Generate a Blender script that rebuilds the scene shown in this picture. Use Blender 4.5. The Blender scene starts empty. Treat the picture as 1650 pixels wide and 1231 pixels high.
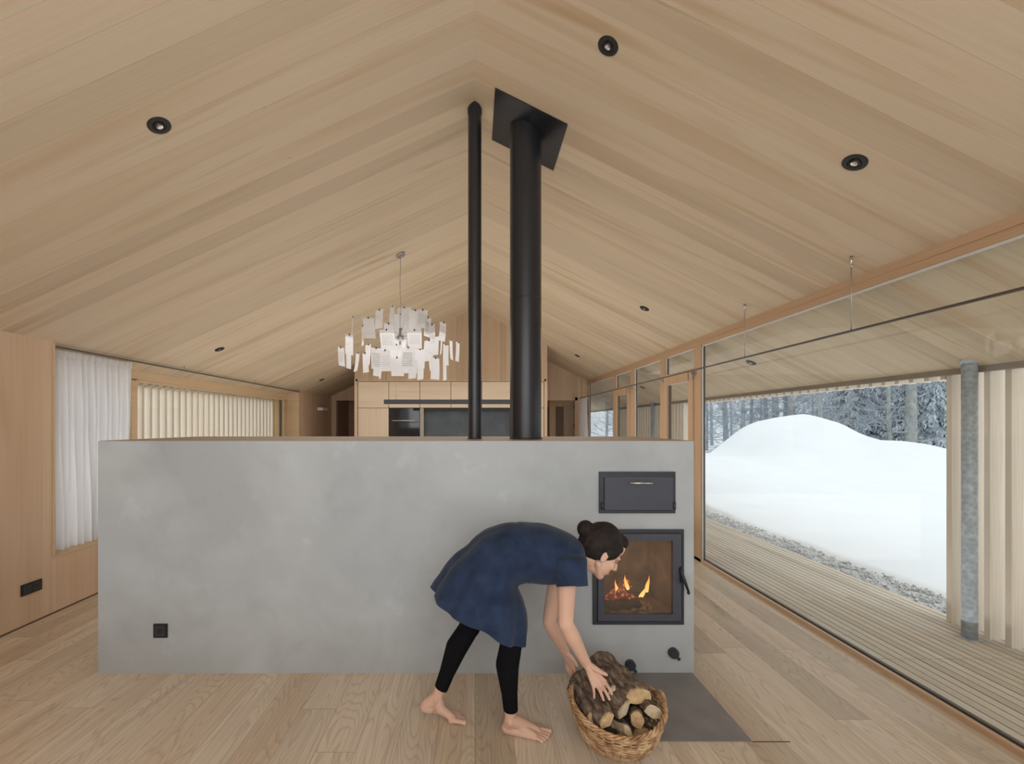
import bpy, bmesh, math, random
from mathutils import Vector, Matrix, noise

random.seed(7)
C = bpy.context.scene.collection
F, CX, CY, CZ = 715.0, 765.0, 684.0, 1.458          # focal length in pixels, vanishing point, camera height
RIDGE, ML, MR = 3.583, 0.456, 0.503                 # ridge height and the two roof pitches


def P(px, py, Y):
    """measured photo point at a known depth -> metres"""
    return Vector(((px - CX) / F * Y, Y, CZ + (CY - py) / F * Y))


def ceil_z(x):
    return RIDGE - (ML * -x if x < 0 else MR * x)


# ------------------------------------------------------------------ helpers
def link(name, mesh, mat=None, parent=None):
    o = bpy.data.objects.new(name, mesh)
    C.objects.link(o)
    if mat is not None:
        for m in (mat if isinstance(mat, (list, tuple)) else [mat]):
            mesh.materials.append(m)
    if parent is not None:
        o.parent = parent
        o.matrix_parent_inverse = Matrix.Translation(-parent.location) if parent.type == 'EMPTY' else Matrix()
    return o


def obj(name, bm, mat=None, parent=None, smooth=False):
    me = bpy.data.meshes.new(name)
    bmesh.ops.recalc_face_normals(bm, faces=bm.faces[:])
    if smooth:
        for f in bm.faces:
            f.smooth = True
    bm.to_mesh(me)
    bm.free()
    return link(name, me, mat, parent)


def tag(o, label=None, cat=None, group=None, kind=None):
    if label: o['label'] = label
    if cat: o['category'] = cat
    if group: o['group'] = group
    if kind: o['kind'] = kind
    return o


def thing(name, label, cat, loc=(0, 0, 0), group=None):
    o = bpy.data.objects.new(name, None)
    C.objects.link(o)
    o.location = loc
    o.empty_display_size = 0.05
    return tag(o, label, cat, group)


def struct(name, bm, mat, parent=None, smooth=False):
    o = obj(name, bm, mat, parent, smooth)
    if parent is None:
        o['kind'] = 'structure'
    return o


def B():
    return bmesh.new()


def box(bm, x0, x1, y0, y1, z0, z1, mi=0, bev=0.0):
    vs = [bm.verts.new(p) for p in ((x0, y0, z0), (x1, y0, z0), (x1, y1, z0), (x0, y1, z0),
                                    (x0, y0, z1), (x1, y0, z1), (x1, y1, z1), (x0, y1, z1))]
    fs = [bm.faces.new([vs[i] for i in q]) for q in
          ((0, 3, 2, 1), (4, 5, 6, 7), (0, 1, 5, 4), (1, 2, 6, 5), (2, 3, 7, 6), (3, 0, 4, 7))]
    for f in fs: f.material_index = mi
    if bev:
        es = list({e for f in fs for e in f.edges})
        bmesh.ops.bevel(bm, geom=es, offset=bev, segments=2, affect='EDGES', profile=0.6)
    return bm


def bx(x0, x1, y0, y1, z0, z1, bev=0.0):
    return box(B(), x0, x1, y0, y1, z0, z1, 0, bev)


def frame_for(d):
    d = d.normalized()
    a = Vector((0, 0, 1)) if abs(d.z) < 0.9 else Vector((1, 0, 0))
    u = d.cross(a).normalized()
    return u, d.cross(u).normalized()


def tube(bm, pts, r, n=8, cap=True, mi=0):
    pts = [Vector(p) for p in pts]
    rs = r if isinstance(r, (list, tuple)) else [r] * len(pts)
    rings = []
    u = None
    for i, p in enumerate(pts):
        d = (pts[min(i + 1, len(pts) - 1)] - pts[max(i - 1, 0)])
        if d.length < 1e-9: d = Vector((0, 0, 1))
        d.normalize()
        if u is None:
            u, v = frame_for(d)
        else:
            u = (u - d * u.dot(d))
            u = u.normalized() if u.length > 1e-6 else frame_for(d)[0]
            v = d.cross(u)
        rings.append([bm.verts.new(p + (u * math.cos(2 * math.pi * k / n) + v * math.sin(2 * math.pi * k / n)) * rs[i])
                      for k in range(n)])
    for a, b in zip(rings, rings[1:]):
        for k in range(n):
            f = bm.faces.new((a[k], a[(k + 1) % n], b[(k + 1) % n], b[k]))
            f.material_index = mi
            f.smooth = True
    if cap:
        for rr in (rings[0], rings[-1]):
            f = bm.faces.new(rr)
            f.material_index = mi
    return bm


def cap(bm, p0, p1, r0, r1, seg=14):
    """tapered capsule used as clay for the remeshed figures"""
    p0, p1 = Vector(p0), Vector(p1)
    d = p1 - p0
    L = max(d.length, 1e-6)
    d = d / L
    n = 5
    pts, rs = [], []
    for i in range(n):
        a = math.pi / 2 * (1 - i / n)
        pts.append(p0 - d * r0 * math.sin(a)); rs.append(max(r0 * math.cos(a), 1e-4))
    pts.append(p0); rs.append(r0)
    pts.append(p1); rs.append(r1)
    for i in range(1, n + 1):
        a = math.pi / 2 * i / n
        pts.append(p1 + d * r1 * math.sin(a)); rs.append(max(r1 * math.cos(a), 1e-4))
    tube(bm, pts, rs, seg)


def ell(bm, c, r, rot=None, seg=20):
    M = Matrix.Translation(Vector(c)) @ (rot.to_4x4() if rot is not None else Matrix()) @ Matrix.Diagonal((*r, 1))
    bmesh.ops.create_uvsphere(bm, u_segments=seg, v_segments=seg // 2 + 2, radius=1, matrix=M)


def remesh(bm, voxel, smooth_it=6):
    me = bpy.data.meshes.new('tmp')
    bmesh.ops.recalc_face_normals(bm, faces=bm.faces[:])
    bm.to_mesh(me); bm.free()
    o = bpy.data.objects.new('tmp', me)
    C.objects.link(o)
    m = o.modifiers.new('r', 'REMESH'); m.mode = 'VOXEL'; m.voxel_size = voxel; m.use_smooth_shade = True
    s = o.modifiers.new('s', 'SMOOTH'); s.iterations = smooth_it; s.factor = 0.5
    bpy.context.view_layer.update()
    dg = bpy.context.evaluated_depsgraph_get()
    out = bpy.data.meshes.new_from_object(o.evaluated_get(dg))
    bpy.data.objects.remove(o)
    bpy.data.meshes.remove(me)
    for p in out.polygons: p.use_smooth = True
    return out


# ------------------------------------------------------------------ materials
def newmat(name):
    m = bpy.data.materials.new(name)
    m.use_nodes = True
    nt = m.node_tree
    b = nt.nodes['Principled BSDF']
    return m, nt, b


def N(nt, t, **kw):
    n = nt.nodes.new(t)
    for k, v in kw.items():
        setattr(n, k, v)
    return n


def val(nt, a, op, b=None, c=None):
    n = N(nt, 'ShaderNodeMath', operation=op)
    for i, x in enumerate((a, b, c)):
        if x is None: continue
        if isinstance(x, (int, float)): n.inputs[i].default_value = x
        else: nt.links.new(x, n.inputs[i])
    return n.outputs[0]


def mixc(nt, fac, a, b, mode='MIX'):
    n = N(nt, 'ShaderNodeMix', data_type='RGBA', blend_type=mode)
    for s, x in ((n.inputs[0], fac), (n.inputs[6], a), (n.inputs[7], b)):
        if isinstance(x, (int, float)): s.default_value = x
        elif isinstance(x, (tuple, list)): s.default_value = (*x[:3], 1)
        else: nt.links.new(x, s)
    return n.outputs[2]


def ramp(nt, fac, stops):
    n = N(nt, 'ShaderNodeValToRGB')
    el = n.color_ramp.elements
    while len(el) < len(stops): el.new(0.5)
    for e, (p, c) in zip(el, stops):
        e.position = p
        e.color = (*c, 1) if len(c) == 3 else c
    nt.links.new(fac, n.inputs[0])
    return n.outputs[0]


def flat(name, col, rough=0.5, metal=0.0, noise_amt=0.06, scale=8.0, spec=0.5, bump=0.0):
    m, nt, b = newmat(name)
    tc = N(nt, 'ShaderNodeTexCoord')
    nz = N(nt, 'ShaderNodeTexNoise'); nz.inputs['Scale'].default_value = scale; nz.inputs['Detail'].default_value = 4
    nt.links.new(tc.outputs['Object'], nz.inputs['Vector'])
    lo = tuple(c * (1 - noise_amt) for c in col); hi = tuple(min(1, c * (1 + noise_amt)) for c in col)
    nt.links.new(ramp(nt, nz.outputs[0], [(0.3, lo), (0.7, hi)]), b.inputs['Base Color'])
    b.inputs['Roughness'].default_value = rough
    b.inputs['Metallic'].default_value = metal
    b.inputs['Specular IOR Level'].default_value = spec
    if bump:
        bp = N(nt, 'ShaderNodeBump'); bp.inputs['Strength'].default_value = bump; bp.inputs['Distance'].default_value = 0.01
        nt.links.new(nz.outputs[0], bp.inputs['Height']); nt.links.new(bp.outputs[0], b.inputs['Normal'])
    return m


def wood(name, light, dark, across='X', along='Y', width=0.17, length=None, rough=0.45, seam=0.012, seam_dark=0.55,
         streak=1.0, vary=0.5, grain=26.0, cathedral=0.0, warp=0.35, spec=0.3, knots=0.0, fine_amt=1.0):
    """boards laid side by side: tint per board, streaks and fine grain along it, thin joints"""
    m, nt, b = newmat(name)
    tc = N(nt, 'ShaderNodeTexCoord')
    sp = N(nt, 'ShaderNodeSeparateXYZ'); nt.links.new(tc.outputs['Object'], sp.inputs[0])
    A, L = sp.outputs[across], sp.outputs[along]
    third = [k for k in 'XYZ' if k not in (across, along)][0]
    u = val(nt, A, 'DIVIDE', width)
    iu = val(nt, u, 'FLOOR')
    fu = val(nt, u, 'FRACT')
    wn = N(nt, 'ShaderNodeTexWhiteNoise', noise_dimensions='1D'); nt.links.new(iu, wn.inputs['W'])
    r1 = wn.outputs['Value']
    seamv = val(nt, val(nt, fu, 'LESS_THAN', seam), 'ADD', 0.0)
    if length:
        v = val(nt, val(nt, L, 'DIVIDE', length), 'ADD', val(nt, r1, 'MULTIPLY', 7.31))
        iv = val(nt, v, 'FLOOR')
        fv = val(nt, v, 'FRACT')
        seamv = val(nt, seamv, 'MAXIMUM', val(nt, fv, 'LESS_THAN', 0.0025 / length))
        wn2 = N(nt, 'ShaderNodeTexWhiteNoise', noise_dimensions='2D')
        cb = N(nt, 'ShaderNodeCombineXYZ'); nt.links.new(iu, cb.inputs[0]); nt.links.new(iv, cb.inputs[1])
        nt.links.new(cb.outputs[0], wn2.inputs['Vector'])
        r1 = wn2.outputs['Value']
    off = val(nt, r1, 'MULTIPLY', 37.0)

    def tex(sa, sl, detail=3.0, dist=0.0, rgh=0.5):
        cb = N(nt, 'ShaderNodeCombineXYZ')
        nt.links.new(val(nt, val(nt, A, 'MULTIPLY', sa), 'ADD', off), cb.inputs[0])
        nt.links.new(val(nt, val(nt, L, 'MULTIPLY', sl), 'ADD', off), cb.inputs[1])
        nt.links.new(val(nt, sp.outputs[third], 'MULTIPLY', sl), cb.inputs[2])
        nz = N(nt, 'ShaderNodeTexNoise')
        nz.inputs['Scale'].default_value = 1; nz.inputs['Detail'].default_value = detail
        nz.inputs['Distortion'].default_value = dist; nz.inputs['Roughness'].default_value = rgh
        nt.links.new(cb.outputs[0], nz.inputs['Vector'])
        return nz.outputs[0]
    broad = tex(grain * 0.42, 0.45, 2.5, warp)
    fine = tex(grain * 7, 1.6, 2.0)
    mid = tuple((a + c) / 2 for a, c in zip(light, dark))
    base = ramp(nt, broad, [(0.30, mid), (0.48, light), (0.60, light), (0.74, dark)])
    base = mixc(nt, 1 - 0.85 * streak if streak < 1 else 0.12, base, light)
    tint = ramp(nt, r1, [(0.0, tuple(1 - vary * 0.42 * k for k in (1, 1.1, 1.25))), (0.5, (1, 1, 1)), (1.0, tuple(1 - vary * 0.2 * k for k in (0.75, 1.15, 1.6)))])
    base = mixc(nt, 1.0, base, tint, 'MULTIPLY')
    fg = ramp(nt, fine, [(0.35, (0.90, 0.885, 0.87)), (0.6, (1, 1, 1))])
    base = mixc(nt, fine_amt, base, fg, 'MULTIPLY')
    if cathedral:
        cb = N(nt, 'ShaderNodeCombineXYZ')
        nt.links.new(val(nt, val(nt, A, 'MULTIPLY', 1.0), 'ADD', off), cb.inputs[0])
        nt.links.new(val(nt, val(nt, L, 'MULTIPLY', 0.14), 'ADD', off), cb.inputs[1])
        nz = N(nt, 'ShaderNodeTexNoise'); nz.inputs['Scale'].default_value = 5.5; nz.inputs['Detail'].default_value = 1.5
        nt.links.new(cb.outputs[0], nz.inputs['Vector'])
        rings = val(nt, val(nt, nz.outputs[0], 'MULTIPLY', 34.0), 'FRACT')
        line = ramp(nt, rings, [(0.0, (1, 1, 1)), (0.55, (1, 1, 1)), (0.85, (1 - cathedral, 1 - cathedral * 1.15, 1 - cathedral * 1.3)), (1.0, (1, 1, 1))])
        base = mixc(nt, 1.0, base, line, 'MULTIPLY')
    if knots:
        vo = N(nt, 'ShaderNodeTexVoronoi'); vo.inputs['Scale'].default_value = 1.6
        nt.links.new(tc.outputs['Object'], vo.inputs['Vector'])
        k = ramp(nt, vo.outputs['Distance'], [(0.0, (0.25, 0.16, 0.1)), (0.012, (0.45, 0.32, 0.2)), (0.022, (1, 1, 1))])
        base = mixc(nt, knots, base, k, 'MULTIPLY')
    if seam > 0:
        base = mixc(nt, val(nt, seamv, 'MULTIPLY', seam_dark), base, tuple(c * 0.28 for c in dark))
    nt.links.new(base, b.inputs['Base Color'])
    b.inputs['Roughness'].default_value = rough
    b.inputs['Specular IOR Level'].default_value = spec
    bp = N(nt, 'ShaderNodeBump'); bp.inputs['Strength'].default_value = 0.12; bp.inputs['Distance'].default_value = 0.002
    nt.links.new(fine, bp.inputs['Height']); nt.links.new(bp.outputs[0], b.inputs['Normal'])
    return m


CEIL_L, CEIL_D = (0.69, 0.58, 0.435), (0.53, 0.375, 0.22)
M = {}
M['ceil'] = wood('fir ceiling boards', CEIL_L, CEIL_D, 'Y', 'X', 0.152, None, 0.6, 0.012, 0.28, vary=0.36, grain=17, warp=0.6, knots=0.3, fine_amt=0.4)
M['floor'] = wood('ash floor planks', (0.72, 0.62, 0.50), (0.50, 0.375, 0.26), 'X', 'Y', 0.178, 2.3, 0.42, 0.012, 0.6, vary=0.62, grain=9, warp=0.8, cathedral=0.17, spec=0.35, knots=0.4)
M['wallY'] = wood('fir wall boards', (0.67, 0.49, 0.35), (0.58, 0.395, 0.26), 'Y', 'Z', 0.115, None, 0.5, 0.010, 0.2, vary=0.28, grain=12, fine_amt=0.5)
M['wallX'] = wood('fir gable boards', (0.66, 0.495, 0.35), (0.58, 0.405, 0.26), 'X', 'Z', 0.115, None, 0.5, 0.012, 0.2, vary=0.35, grain=30)
M['cab_h'] = wood('cabinet veneer lying grain', (0.68, 0.56, 0.43), (0.60, 0.475, 0.345), 'Z', 'X', 3.0, None, 0.45, 0, 0, vary=0.1, grain=16)
M['cab_v'] = wood('cabinet veneer standing grain', (0.68, 0.56, 0.43), (0.61, 0.485, 0.355), 'X', 'Z', 3.0, None, 0.45, 0, 0, vary=0.1, grain=22)
M['frame'] = wood('oiled larch frame', (0.58, 0.40, 0.26), (0.48, 0.305, 0.18), 'X', 'Y', 3.0, None, 0.4, 0, 0, vary=0.1, grain=26)
M['rail'] = wood('oiled larch rail', (0.58, 0.40, 0.26), (0.48, 0.305, 0.18), 'Z', 'Y', 3.0, None, 0.4, 0, 0, vary=0.1, grain=26)
M['frame_v'] = wood('oiled larch post', (0.58, 0.40, 0.26), (0.48, 0.305, 0.18), 'Y', 'Z', 3.0, None, 0.4, 0, 0, vary=0.1, grain=26)
M['frame_l'] = wood('pale larch window frame', (0.66, 0.49, 0.31), (0.56, 0.39, 0.23), 'Z', 'Y', 3.0, None, 0.4, 0, 0, vary=0.1, grain=22)
M['fin'] = wood('pale larch fin', (0.85, 0.77, 0.67), (0.76, 0.66, 0.55), 'X', 'Z', 3.0, None, 0.6, 0, 0, vary=0.1, grain=24)
M['deck'] = wood('weathered larch decking', (0.76, 0.69, 0.60), (0.62, 0.55, 0.46), 'X', 'Y', 0.0625, 3.6, 0.65, 0, 0, vary=0.55, grain=22)
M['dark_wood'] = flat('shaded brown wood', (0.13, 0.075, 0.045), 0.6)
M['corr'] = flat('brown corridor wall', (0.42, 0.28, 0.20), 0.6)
M['black'] = flat('black powder coated steel', (0.0165, 0.018, 0.023), 0.33, 0.0, 0.05, spec=0.5)
M['black_matt'] = flat('matt black plastic', (0.014, 0.014, 0.015), 0.5)
M['steel_blue'] = flat('anthracite painted cast iron', (0.062, 0.070, 0.095), 0.42, 0.0, 0.05, 20)
M['steel_dark'] = flat('dark anthracite frame', (0.034, 0.037, 0.048), 0.42)
M['nickel'] = flat('brushed nickel', (0.72, 0.69, 0.63), 0.25, 1.0, 0.03)
M['alu'] = flat('grey aluminium', (0.45, 0.45, 0.45), 0.35, 0.8)
M['track'] = flat('dark grey steel track', (0.10, 0.085, 0.075), 0.45, 0.3)
M['gasket'] = flat('dark window gasket', (0.075, 0.07, 0.065), 0.5)
M['white_strip'] = flat('light grey spacer', (0.70, 0.71, 0.72), 0.5)
M['white'] = flat('white enamel', (0.80, 0.80, 0.80), 0.5)
M['paper'] = flat('white vellum paper', (0.88, 0.895, 0.92), 0.7, 0, 0.015)
nt = M['paper'].node_tree
tl = N(nt, 'ShaderNodeBsdfTranslucent'); tl.inputs[0].default_value = (.93, .94, .97, 1)
mx = N(nt, 'ShaderNodeMixShader'); mx.inputs[0].default_value = .5
nt.links.new(nt.nodes['Principled BSDF'].outputs[0], mx.inputs[1]); nt.links.new(tl.outputs[0], mx.inputs[2]); nt.links.new(mx.outputs[0], nt.nodes['Material Output'].inputs[0])
M['ink'] = flat('grey ink', (0.18, 0.18, 0.19), 0.8)
M['hearth'] = flat('dark grey hearth stone', (0.215, 0.205, 0.20), 0.55, 0, 0.10, 9)
M['slate'] = flat('blue black slate splashback', (0.062, 0.075, 0.092), 0.5, 0, 0.22, 5)
M['oven'] = flat('black oven glass', (0.010, 0.010, 0.010), 0.06, 0, 0.05)
M['fireclay'] = flat('sooty fireclay lining', (0.21, 0.17, 0.135), 0.9, 0, 0.45, 9)
M['char'] = flat('charred wood', (0.035, 0.028, 0.025), 0.9, 0, 0.6, 30, bump=0.5)
M['ash'] = flat('pale ash', (0.30, 0.27, 0.24), 0.95, 0, 0.4, 30, bump=0.5)
M['cutwood'] = flat('fresh split wood', (0.66, 0.46, 0.25), 0.8, 0, 0.25, 34, bump=0.4)
M['cutwood2'] = flat('pale split wood', (0.62, 0.50, 0.34), 0.8, 0, 0.25, 34, bump=0.4)
M['skin'] = flat('skin', (0.66, 0.42, 0.315), 0.5, 0, 0.05, 12, spec=0.35)
M['hair'] = flat('dark brown hair', (0.018, 0.013, 0.012), 0.7, 0, 0.4, 40, spec=0.25)
M['leggings'] = flat('black jersey', (0.006, 0.006, 0.008), 0.9, spec=0.1)
M['nail'] = flat('nail', (0.78, 0.52, 0.44), 0.3)
M['lip'] = flat('lips', (0.45, 0.17, 0.14), 0.4)
M['eye'] = flat('lowered eyelid', (0.36, 0.22, 0.17), 0.6)
M['snow'] = flat('snow', (0.84, 0.865, 0.885), 0.9, 0, 0.02, 1.5, spec=0.1)
M['trunk'] = flat('frosted tree bark', (0.38, 0.41, 0.43), 0.95, 0, 0.25, 3)  # frost on the trees, with pale distance haze mixed into these colours
M['trunk2'] = flat('mossy tree bark', (0.37, 0.385, 0.36), 0.95, 0, 0.3, 4)
M['twig'] = flat('frosted twigs', (0.40, 0.445, 0.49), 0.95, 0, 0.3, 2)
M['needle'] = flat('frosted spruce needles', (0.62, 0.68, 0.73), 0.95, 0, 0.3, 4)
M['needle_snow'] = flat('snow on spruce boughs', (0.84, 0.88, 0.92), 0.95, 0, 0.1, 4)

# dress: dark blue linen with a fine weave
m, nt, b = newmat('navy linen')
tc = N(nt, 'ShaderNodeTexCoord')
nz = N(nt, 'ShaderNodeTexNoise'); nz.inputs['Scale'].default_value = 14; nz.inputs['Detail'].default_value = 5
nt.links.new(tc.outputs['Object'], nz.inputs['Vector'])
nt.links.new(ramp(nt, nz.outputs[0], [(0.3, (0.013, 0.024, 0.056)), (0.7, (0.026, 0.045, 0.095))]), b.inputs['Base Color'])
b.inputs['Roughness'].default_value = 0.85
b.inputs['Specular IOR Level'].default_value = 0.15
b.inputs['Sheen Weight'].default_value = 0.12
M['dress'] = m

# plastered stove: cloudy trowelled grey
m, nt, b = newmat('trowelled grey plaster')
tc = N(nt, 'ShaderNodeTexCoord')
def nzt(scale, detail, dist=0.0, rgh=0.55):
    n = N(nt, 'ShaderNodeTexNoise'); n.inputs['Scale'].default_value = scale; n.inputs['Detail'].default_value = detail
    n.inputs['Distortion'].default_value = dist; n.inputs['Roughness'].default_value = rgh
    nt.links.new(tc.outputs['Object'], n.inputs['Vector']); return n.outputs[0]
big = nzt(1.3, 3, 0.6); midn = nzt(4, 7, 0.25, 0.62); fin = nzt(60, 3)
c = ramp(nt, big, [(0.30, (0.40, 0.435, 0.465)), (0.52, (0.455, 0.495, 0.53)), (0.72, (0.505, 0.55, 0.585))])
c2 = ramp(nt, midn, [(0.32, (0.92, 0.92, 0.915)), (0.5, (1, 1, 1)), (0.60, (1.0, 1.0, 1.0)), (0.68, (1.09, 1.10, 1.11))])
c = mixc(nt, 1.0, c, c2, 'MULTIPLY')
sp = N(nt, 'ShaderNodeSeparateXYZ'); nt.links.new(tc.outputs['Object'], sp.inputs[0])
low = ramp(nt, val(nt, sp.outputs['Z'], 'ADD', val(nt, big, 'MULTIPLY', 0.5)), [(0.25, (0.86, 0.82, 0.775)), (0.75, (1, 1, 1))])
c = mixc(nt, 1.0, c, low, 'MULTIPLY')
nt.links.new(c, b.inputs['Base Color'])
b.inputs['Roughness'].default_value = 0.6
b.inputs['Specular IOR Level'].default_value = 0.35
bp = N(nt, 'ShaderNodeBump'); bp.inputs['Strength'].default_value = 0.25; bp.inputs['Distance'].default_value = 0.004
nt.links.new(midn, bp.inputs['Height']); nt.links.new(bp.outputs[0], b.inputs['Normal'])
M['plaster'] = m
M['cap'] = flat('taupe stove top', (0.36, 0.285, 0.225), 0.45, 0, 0.06)  # even brownish grey for the top face

# galvanised steel
m, nt, b = newmat('galvanised steel')
tc = N(nt, 'ShaderNodeTexCoord')
vo = N(nt, 'ShaderNodeTexVoronoi'); vo.inputs['Scale'].default_value = 34
nt.links.new(tc.outputs['Object'], vo.inputs['Vector'])
nt.links.new(ramp(nt, vo.outputs['Distance'], [(0.0, (0.34, 0.40, 0.46)), (0.5, (0.44, 0.50, 0.57)), (1.0, (0.62, 0.68, 0.74))]), b.inputs['Base Color'])
b.inputs['Metallic'].default_value = 0.0; b.inputs['Roughness'].default_value = 0.4
M['galv'] = m


def glass_mat(name, tint, rmax=0.025):
    m, nt, b = newmat(name)
    nt.nodes.remove(b)
    out = nt.nodes['Material Output']
    tr = N(nt, 'ShaderNodeBsdfTransparent'); tr.inputs[0].default_value = (*tint, 1)
    gl = N(nt, 'ShaderNodeBsdfGlossy'); gl.inputs['Roughness'].default_value = 0.0
    lw = N(nt, 'ShaderNodeLayerWeight'); lw.inputs[0].default_value = 0.5
    fac = val(nt, val(nt, val(nt, lw.outputs['Facing'], 'POWER', 5.0), 'MULTIPLY', 0.6), 'ADD', rmax)
    mx = N(nt, 'ShaderNodeMixShader')
    nt.links.new(fac, mx.inputs[0]); nt.links.new(tr.outputs[0], mx.inputs[1]); nt.links.new(gl.outputs[0], mx.inputs[2])
    nt.links.new(mx.outputs[0], out.inputs[0])
    return m


M['glass'] = glass_mat('window glass', (0.97, 0.985, 0.98))
M['fireglass'] = glass_mat('smoky stove glass', (0.86, 0.80, 0.72))
nt = M['fireglass'].node_tree; out = nt.nodes['Material Output']; src = out.inputs[0].links[0].from_socket
df = N(nt, 'ShaderNodeBsdfDiffuse'); df.inputs[0].default_value = (.42, .36, .30, 1)
mx = N(nt, 'ShaderNodeMixShader'); mx.inputs[0].default_value = .10
nt.links.new(src, mx.inputs[1]); nt.links.new(df.outputs[0], mx.inputs[2]); nt.links.new(mx.outputs[0], out.inputs[0])

# curtain: white, lets some light through
m, nt, b = newmat('white linen voile')
out = nt.nodes['Material Output']
b.inputs['Base Color'].default_value = (0.84, 0.845, 0.87, 1); b.inputs['Roughness'].default_value = 0.9
tl = N(nt, 'ShaderNodeBsdfTranslucent'); tl.inputs[0].default_value = (0.9, 0.9, 0.92, 1)
mx = N(nt, 'ShaderNodeMixShader'); mx.inputs[0].default_value = 0.45
nt.links.new(b.outputs[0], mx.inputs[1]); nt.links.new(tl.outputs[0], mx.inputs[2]); nt.links.new(mx.outputs[0], out.inputs[0])
nz = N(nt, 'ShaderNodeTexNoise'); nz.inputs['Scale'].default_value = 300
bp = N(nt, 'ShaderNodeBump'); bp.inputs['Strength'].default_value = 0.1; nt.links.new(nz.outputs[0], bp.inputs['Height']); nt.links.new(bp.outputs[0], b.inputs['Normal'])
M['curtain'] = m


def emis(name, stops, strength, zr):
    m, nt, b = newmat(name)
    tc = N(nt, 'ShaderNodeTexCoord')
    sp = N(nt, 'ShaderNodeSeparateXYZ'); nt.links.new(tc.outputs['Object'], sp.inputs[0])
    mr = N(nt, 'ShaderNodeMapRange'); mr.inputs['From Min'].default_value = zr[0]; mr.inputs['From Max'].default_value = zr[1]
    nt.links.new(sp.outputs['Z'], mr.inputs['Value'])
    cc = ramp(nt, mr.outputs[0], stops)
    nt.links.new(cc, b.inputs['Emission Color']); b.inputs['Emission Strength'].default_value = strength
    b.inputs['Base Color'].default_value = (0, 0, 0, 1)
    tr = N(nt, 'ShaderNodeBsdfTransparent')
    mx = N(nt, 'ShaderNodeMixShader')
    lw = N(nt, 'ShaderNodeLayerWeight'); lw.inputs[0].default_value = 0.35
    nt.links.new(lw.outputs['Facing'], mx.inputs[0]); nt.links.new(b.outputs[0], mx.inputs[1]); nt.links.new(tr.outputs[0], mx.inputs[2])
    nt.links.new(mx.outputs[0], nt.nodes['Material Output'].inputs[0])
    return m


M['flame'] = emis('flame', [(0.0, (1.0, 0.62, 0.22)), (0.5, (1.0, 0.42, 0.10)), (1.0, (1.0, 0.22, 0.05))], 2.4, (0.0, 0.11))
m, nt, b = newmat('glowing embers')
vo = N(nt, 'ShaderNodeTexVoronoi'); vo.inputs['Scale'].default_value = 40
tc = N(nt, 'ShaderNodeTexCoord'); nt.links.new(tc.outputs['Object'], vo.inputs['Vector'])
nt.links.new(ramp(nt, vo.outputs['Distance'], [(0.0, (1.0, 0.42, 0.2)), (0.25, (0.8, 0.16, 0.06)), (0.5, (0.10, 0.02, 0.02))]), b.inputs['Emission Color'])
b.inputs['Emission Strength'].default_value = 1.0; b.inputs['Base Color'].default_value = (0.05, 0.03, 0.03, 1)
M['ember'] = m

# bark
m, nt, b = newmat('rough brown bark')
tc = N(nt, 'ShaderNodeTexCoord')
mp = N(nt, 'ShaderNodeMapping'); mp.inputs['Scale'].default_value = (1, 1, 0.35); nt.links.new(tc.outputs['Object'], mp.inputs[0])
n1 = N(nt, 'ShaderNodeTexNoise'); n1.inputs['Scale'].default_value = 55; n1.inputs['Detail'].default_value = 6; nt.links.new(mp.outputs[0], n1.inputs['Vector'])
v1 = N(nt, 'ShaderNodeTexVoronoi'); v1.inputs['Scale'].default_value = 70; nt.links.new(mp.outputs[0], v1.inputs['Vector'])
nt.links.new(ramp(nt, n1.outputs[0], [(0.3, (0.055, 0.037, 0.027)), (0.5, (0.15, 0.105, 0.075)), (0.66, (0.27, 0.21, 0.165)), (0.8, (0.36, 0.31, 0.26))]), b.inputs['Base Color'])
b.inputs['Roughness'].default_value = 0.95
bp = N(nt, 'ShaderNodeBump'); bp.inputs['Strength'].default_value = 0.9; bp.inputs['Distance'].default_value = 0.006
nt.links.new(val(nt, n1.outputs[0], 'ADD', v1.outputs['Distance']), bp.inputs['Height']); nt.links.new(bp.outputs[0], b.inputs['Normal'])
M['bark'] = m

# wicker
m, nt, b = newmat('peeled willow')
tc = N(nt, 'ShaderNodeTexCoord')
n1 = N(nt, 'ShaderNodeTexNoise'); n1.inputs['Scale'].default_value = 22; n1.inputs['Detail'].default_value = 4; nt.links.new(tc.outputs['Object'], n1.inputs['Vector'])
nt.links.new(ramp(nt, n1.outputs[0], [(0.3, (0.20, 0.10, 0.045)), (0.48, (0.44, 0.26, 0.13)), (0.66, (0.66, 0.46, 0.27))]), b.inputs['Base Color'])
b.inputs['Roughness'].default_value = 0.55
M['wicker'] = m

# gravel
m, nt, b = newmat('grey gravel')
tc = N(nt, 'ShaderNodeTexCoord')
vo = N(nt, 'ShaderNodeTexVoronoi'); vo.inputs['Scale'].default_value = 55; nt.links.new(tc.outputs['Object'], vo.inputs['Vector'])
nt.links.new(mixc(nt, 0.8, vo.outputs['Color'], (0.68, 0.69, 0.69)), b.inputs['Base Color'])
hs = N(nt, 'ShaderNodeHueSaturation'); hs.inputs['Saturation'].default_value = 0.12
nt.links.new(b.inputs['Base Color'].links[0].from_socket, hs.inputs['Color']); nt.links.new(hs.outputs[0], b.inputs['Base Color'])
b.inputs['Roughness'].default_value = 0.95
bp = N(nt, 'ShaderNodeBump'); bp.inputs['Strength'].default_value = 1.0; bp.inputs['Distance'].default_value = 0.02
nt.links.new(vo.outputs['Distance'], bp.inputs['Height']); nt.links.new(bp.outputs[0], b.inputs['Normal'])
M['gravel'] = m

# ------------------------------------------------------------------ shell
YB, YN = 12.0, -3.0
struct('floor', bx(-3.7, 2.39, YN, YB, -0.12, 0.0), M['floor'])


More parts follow.
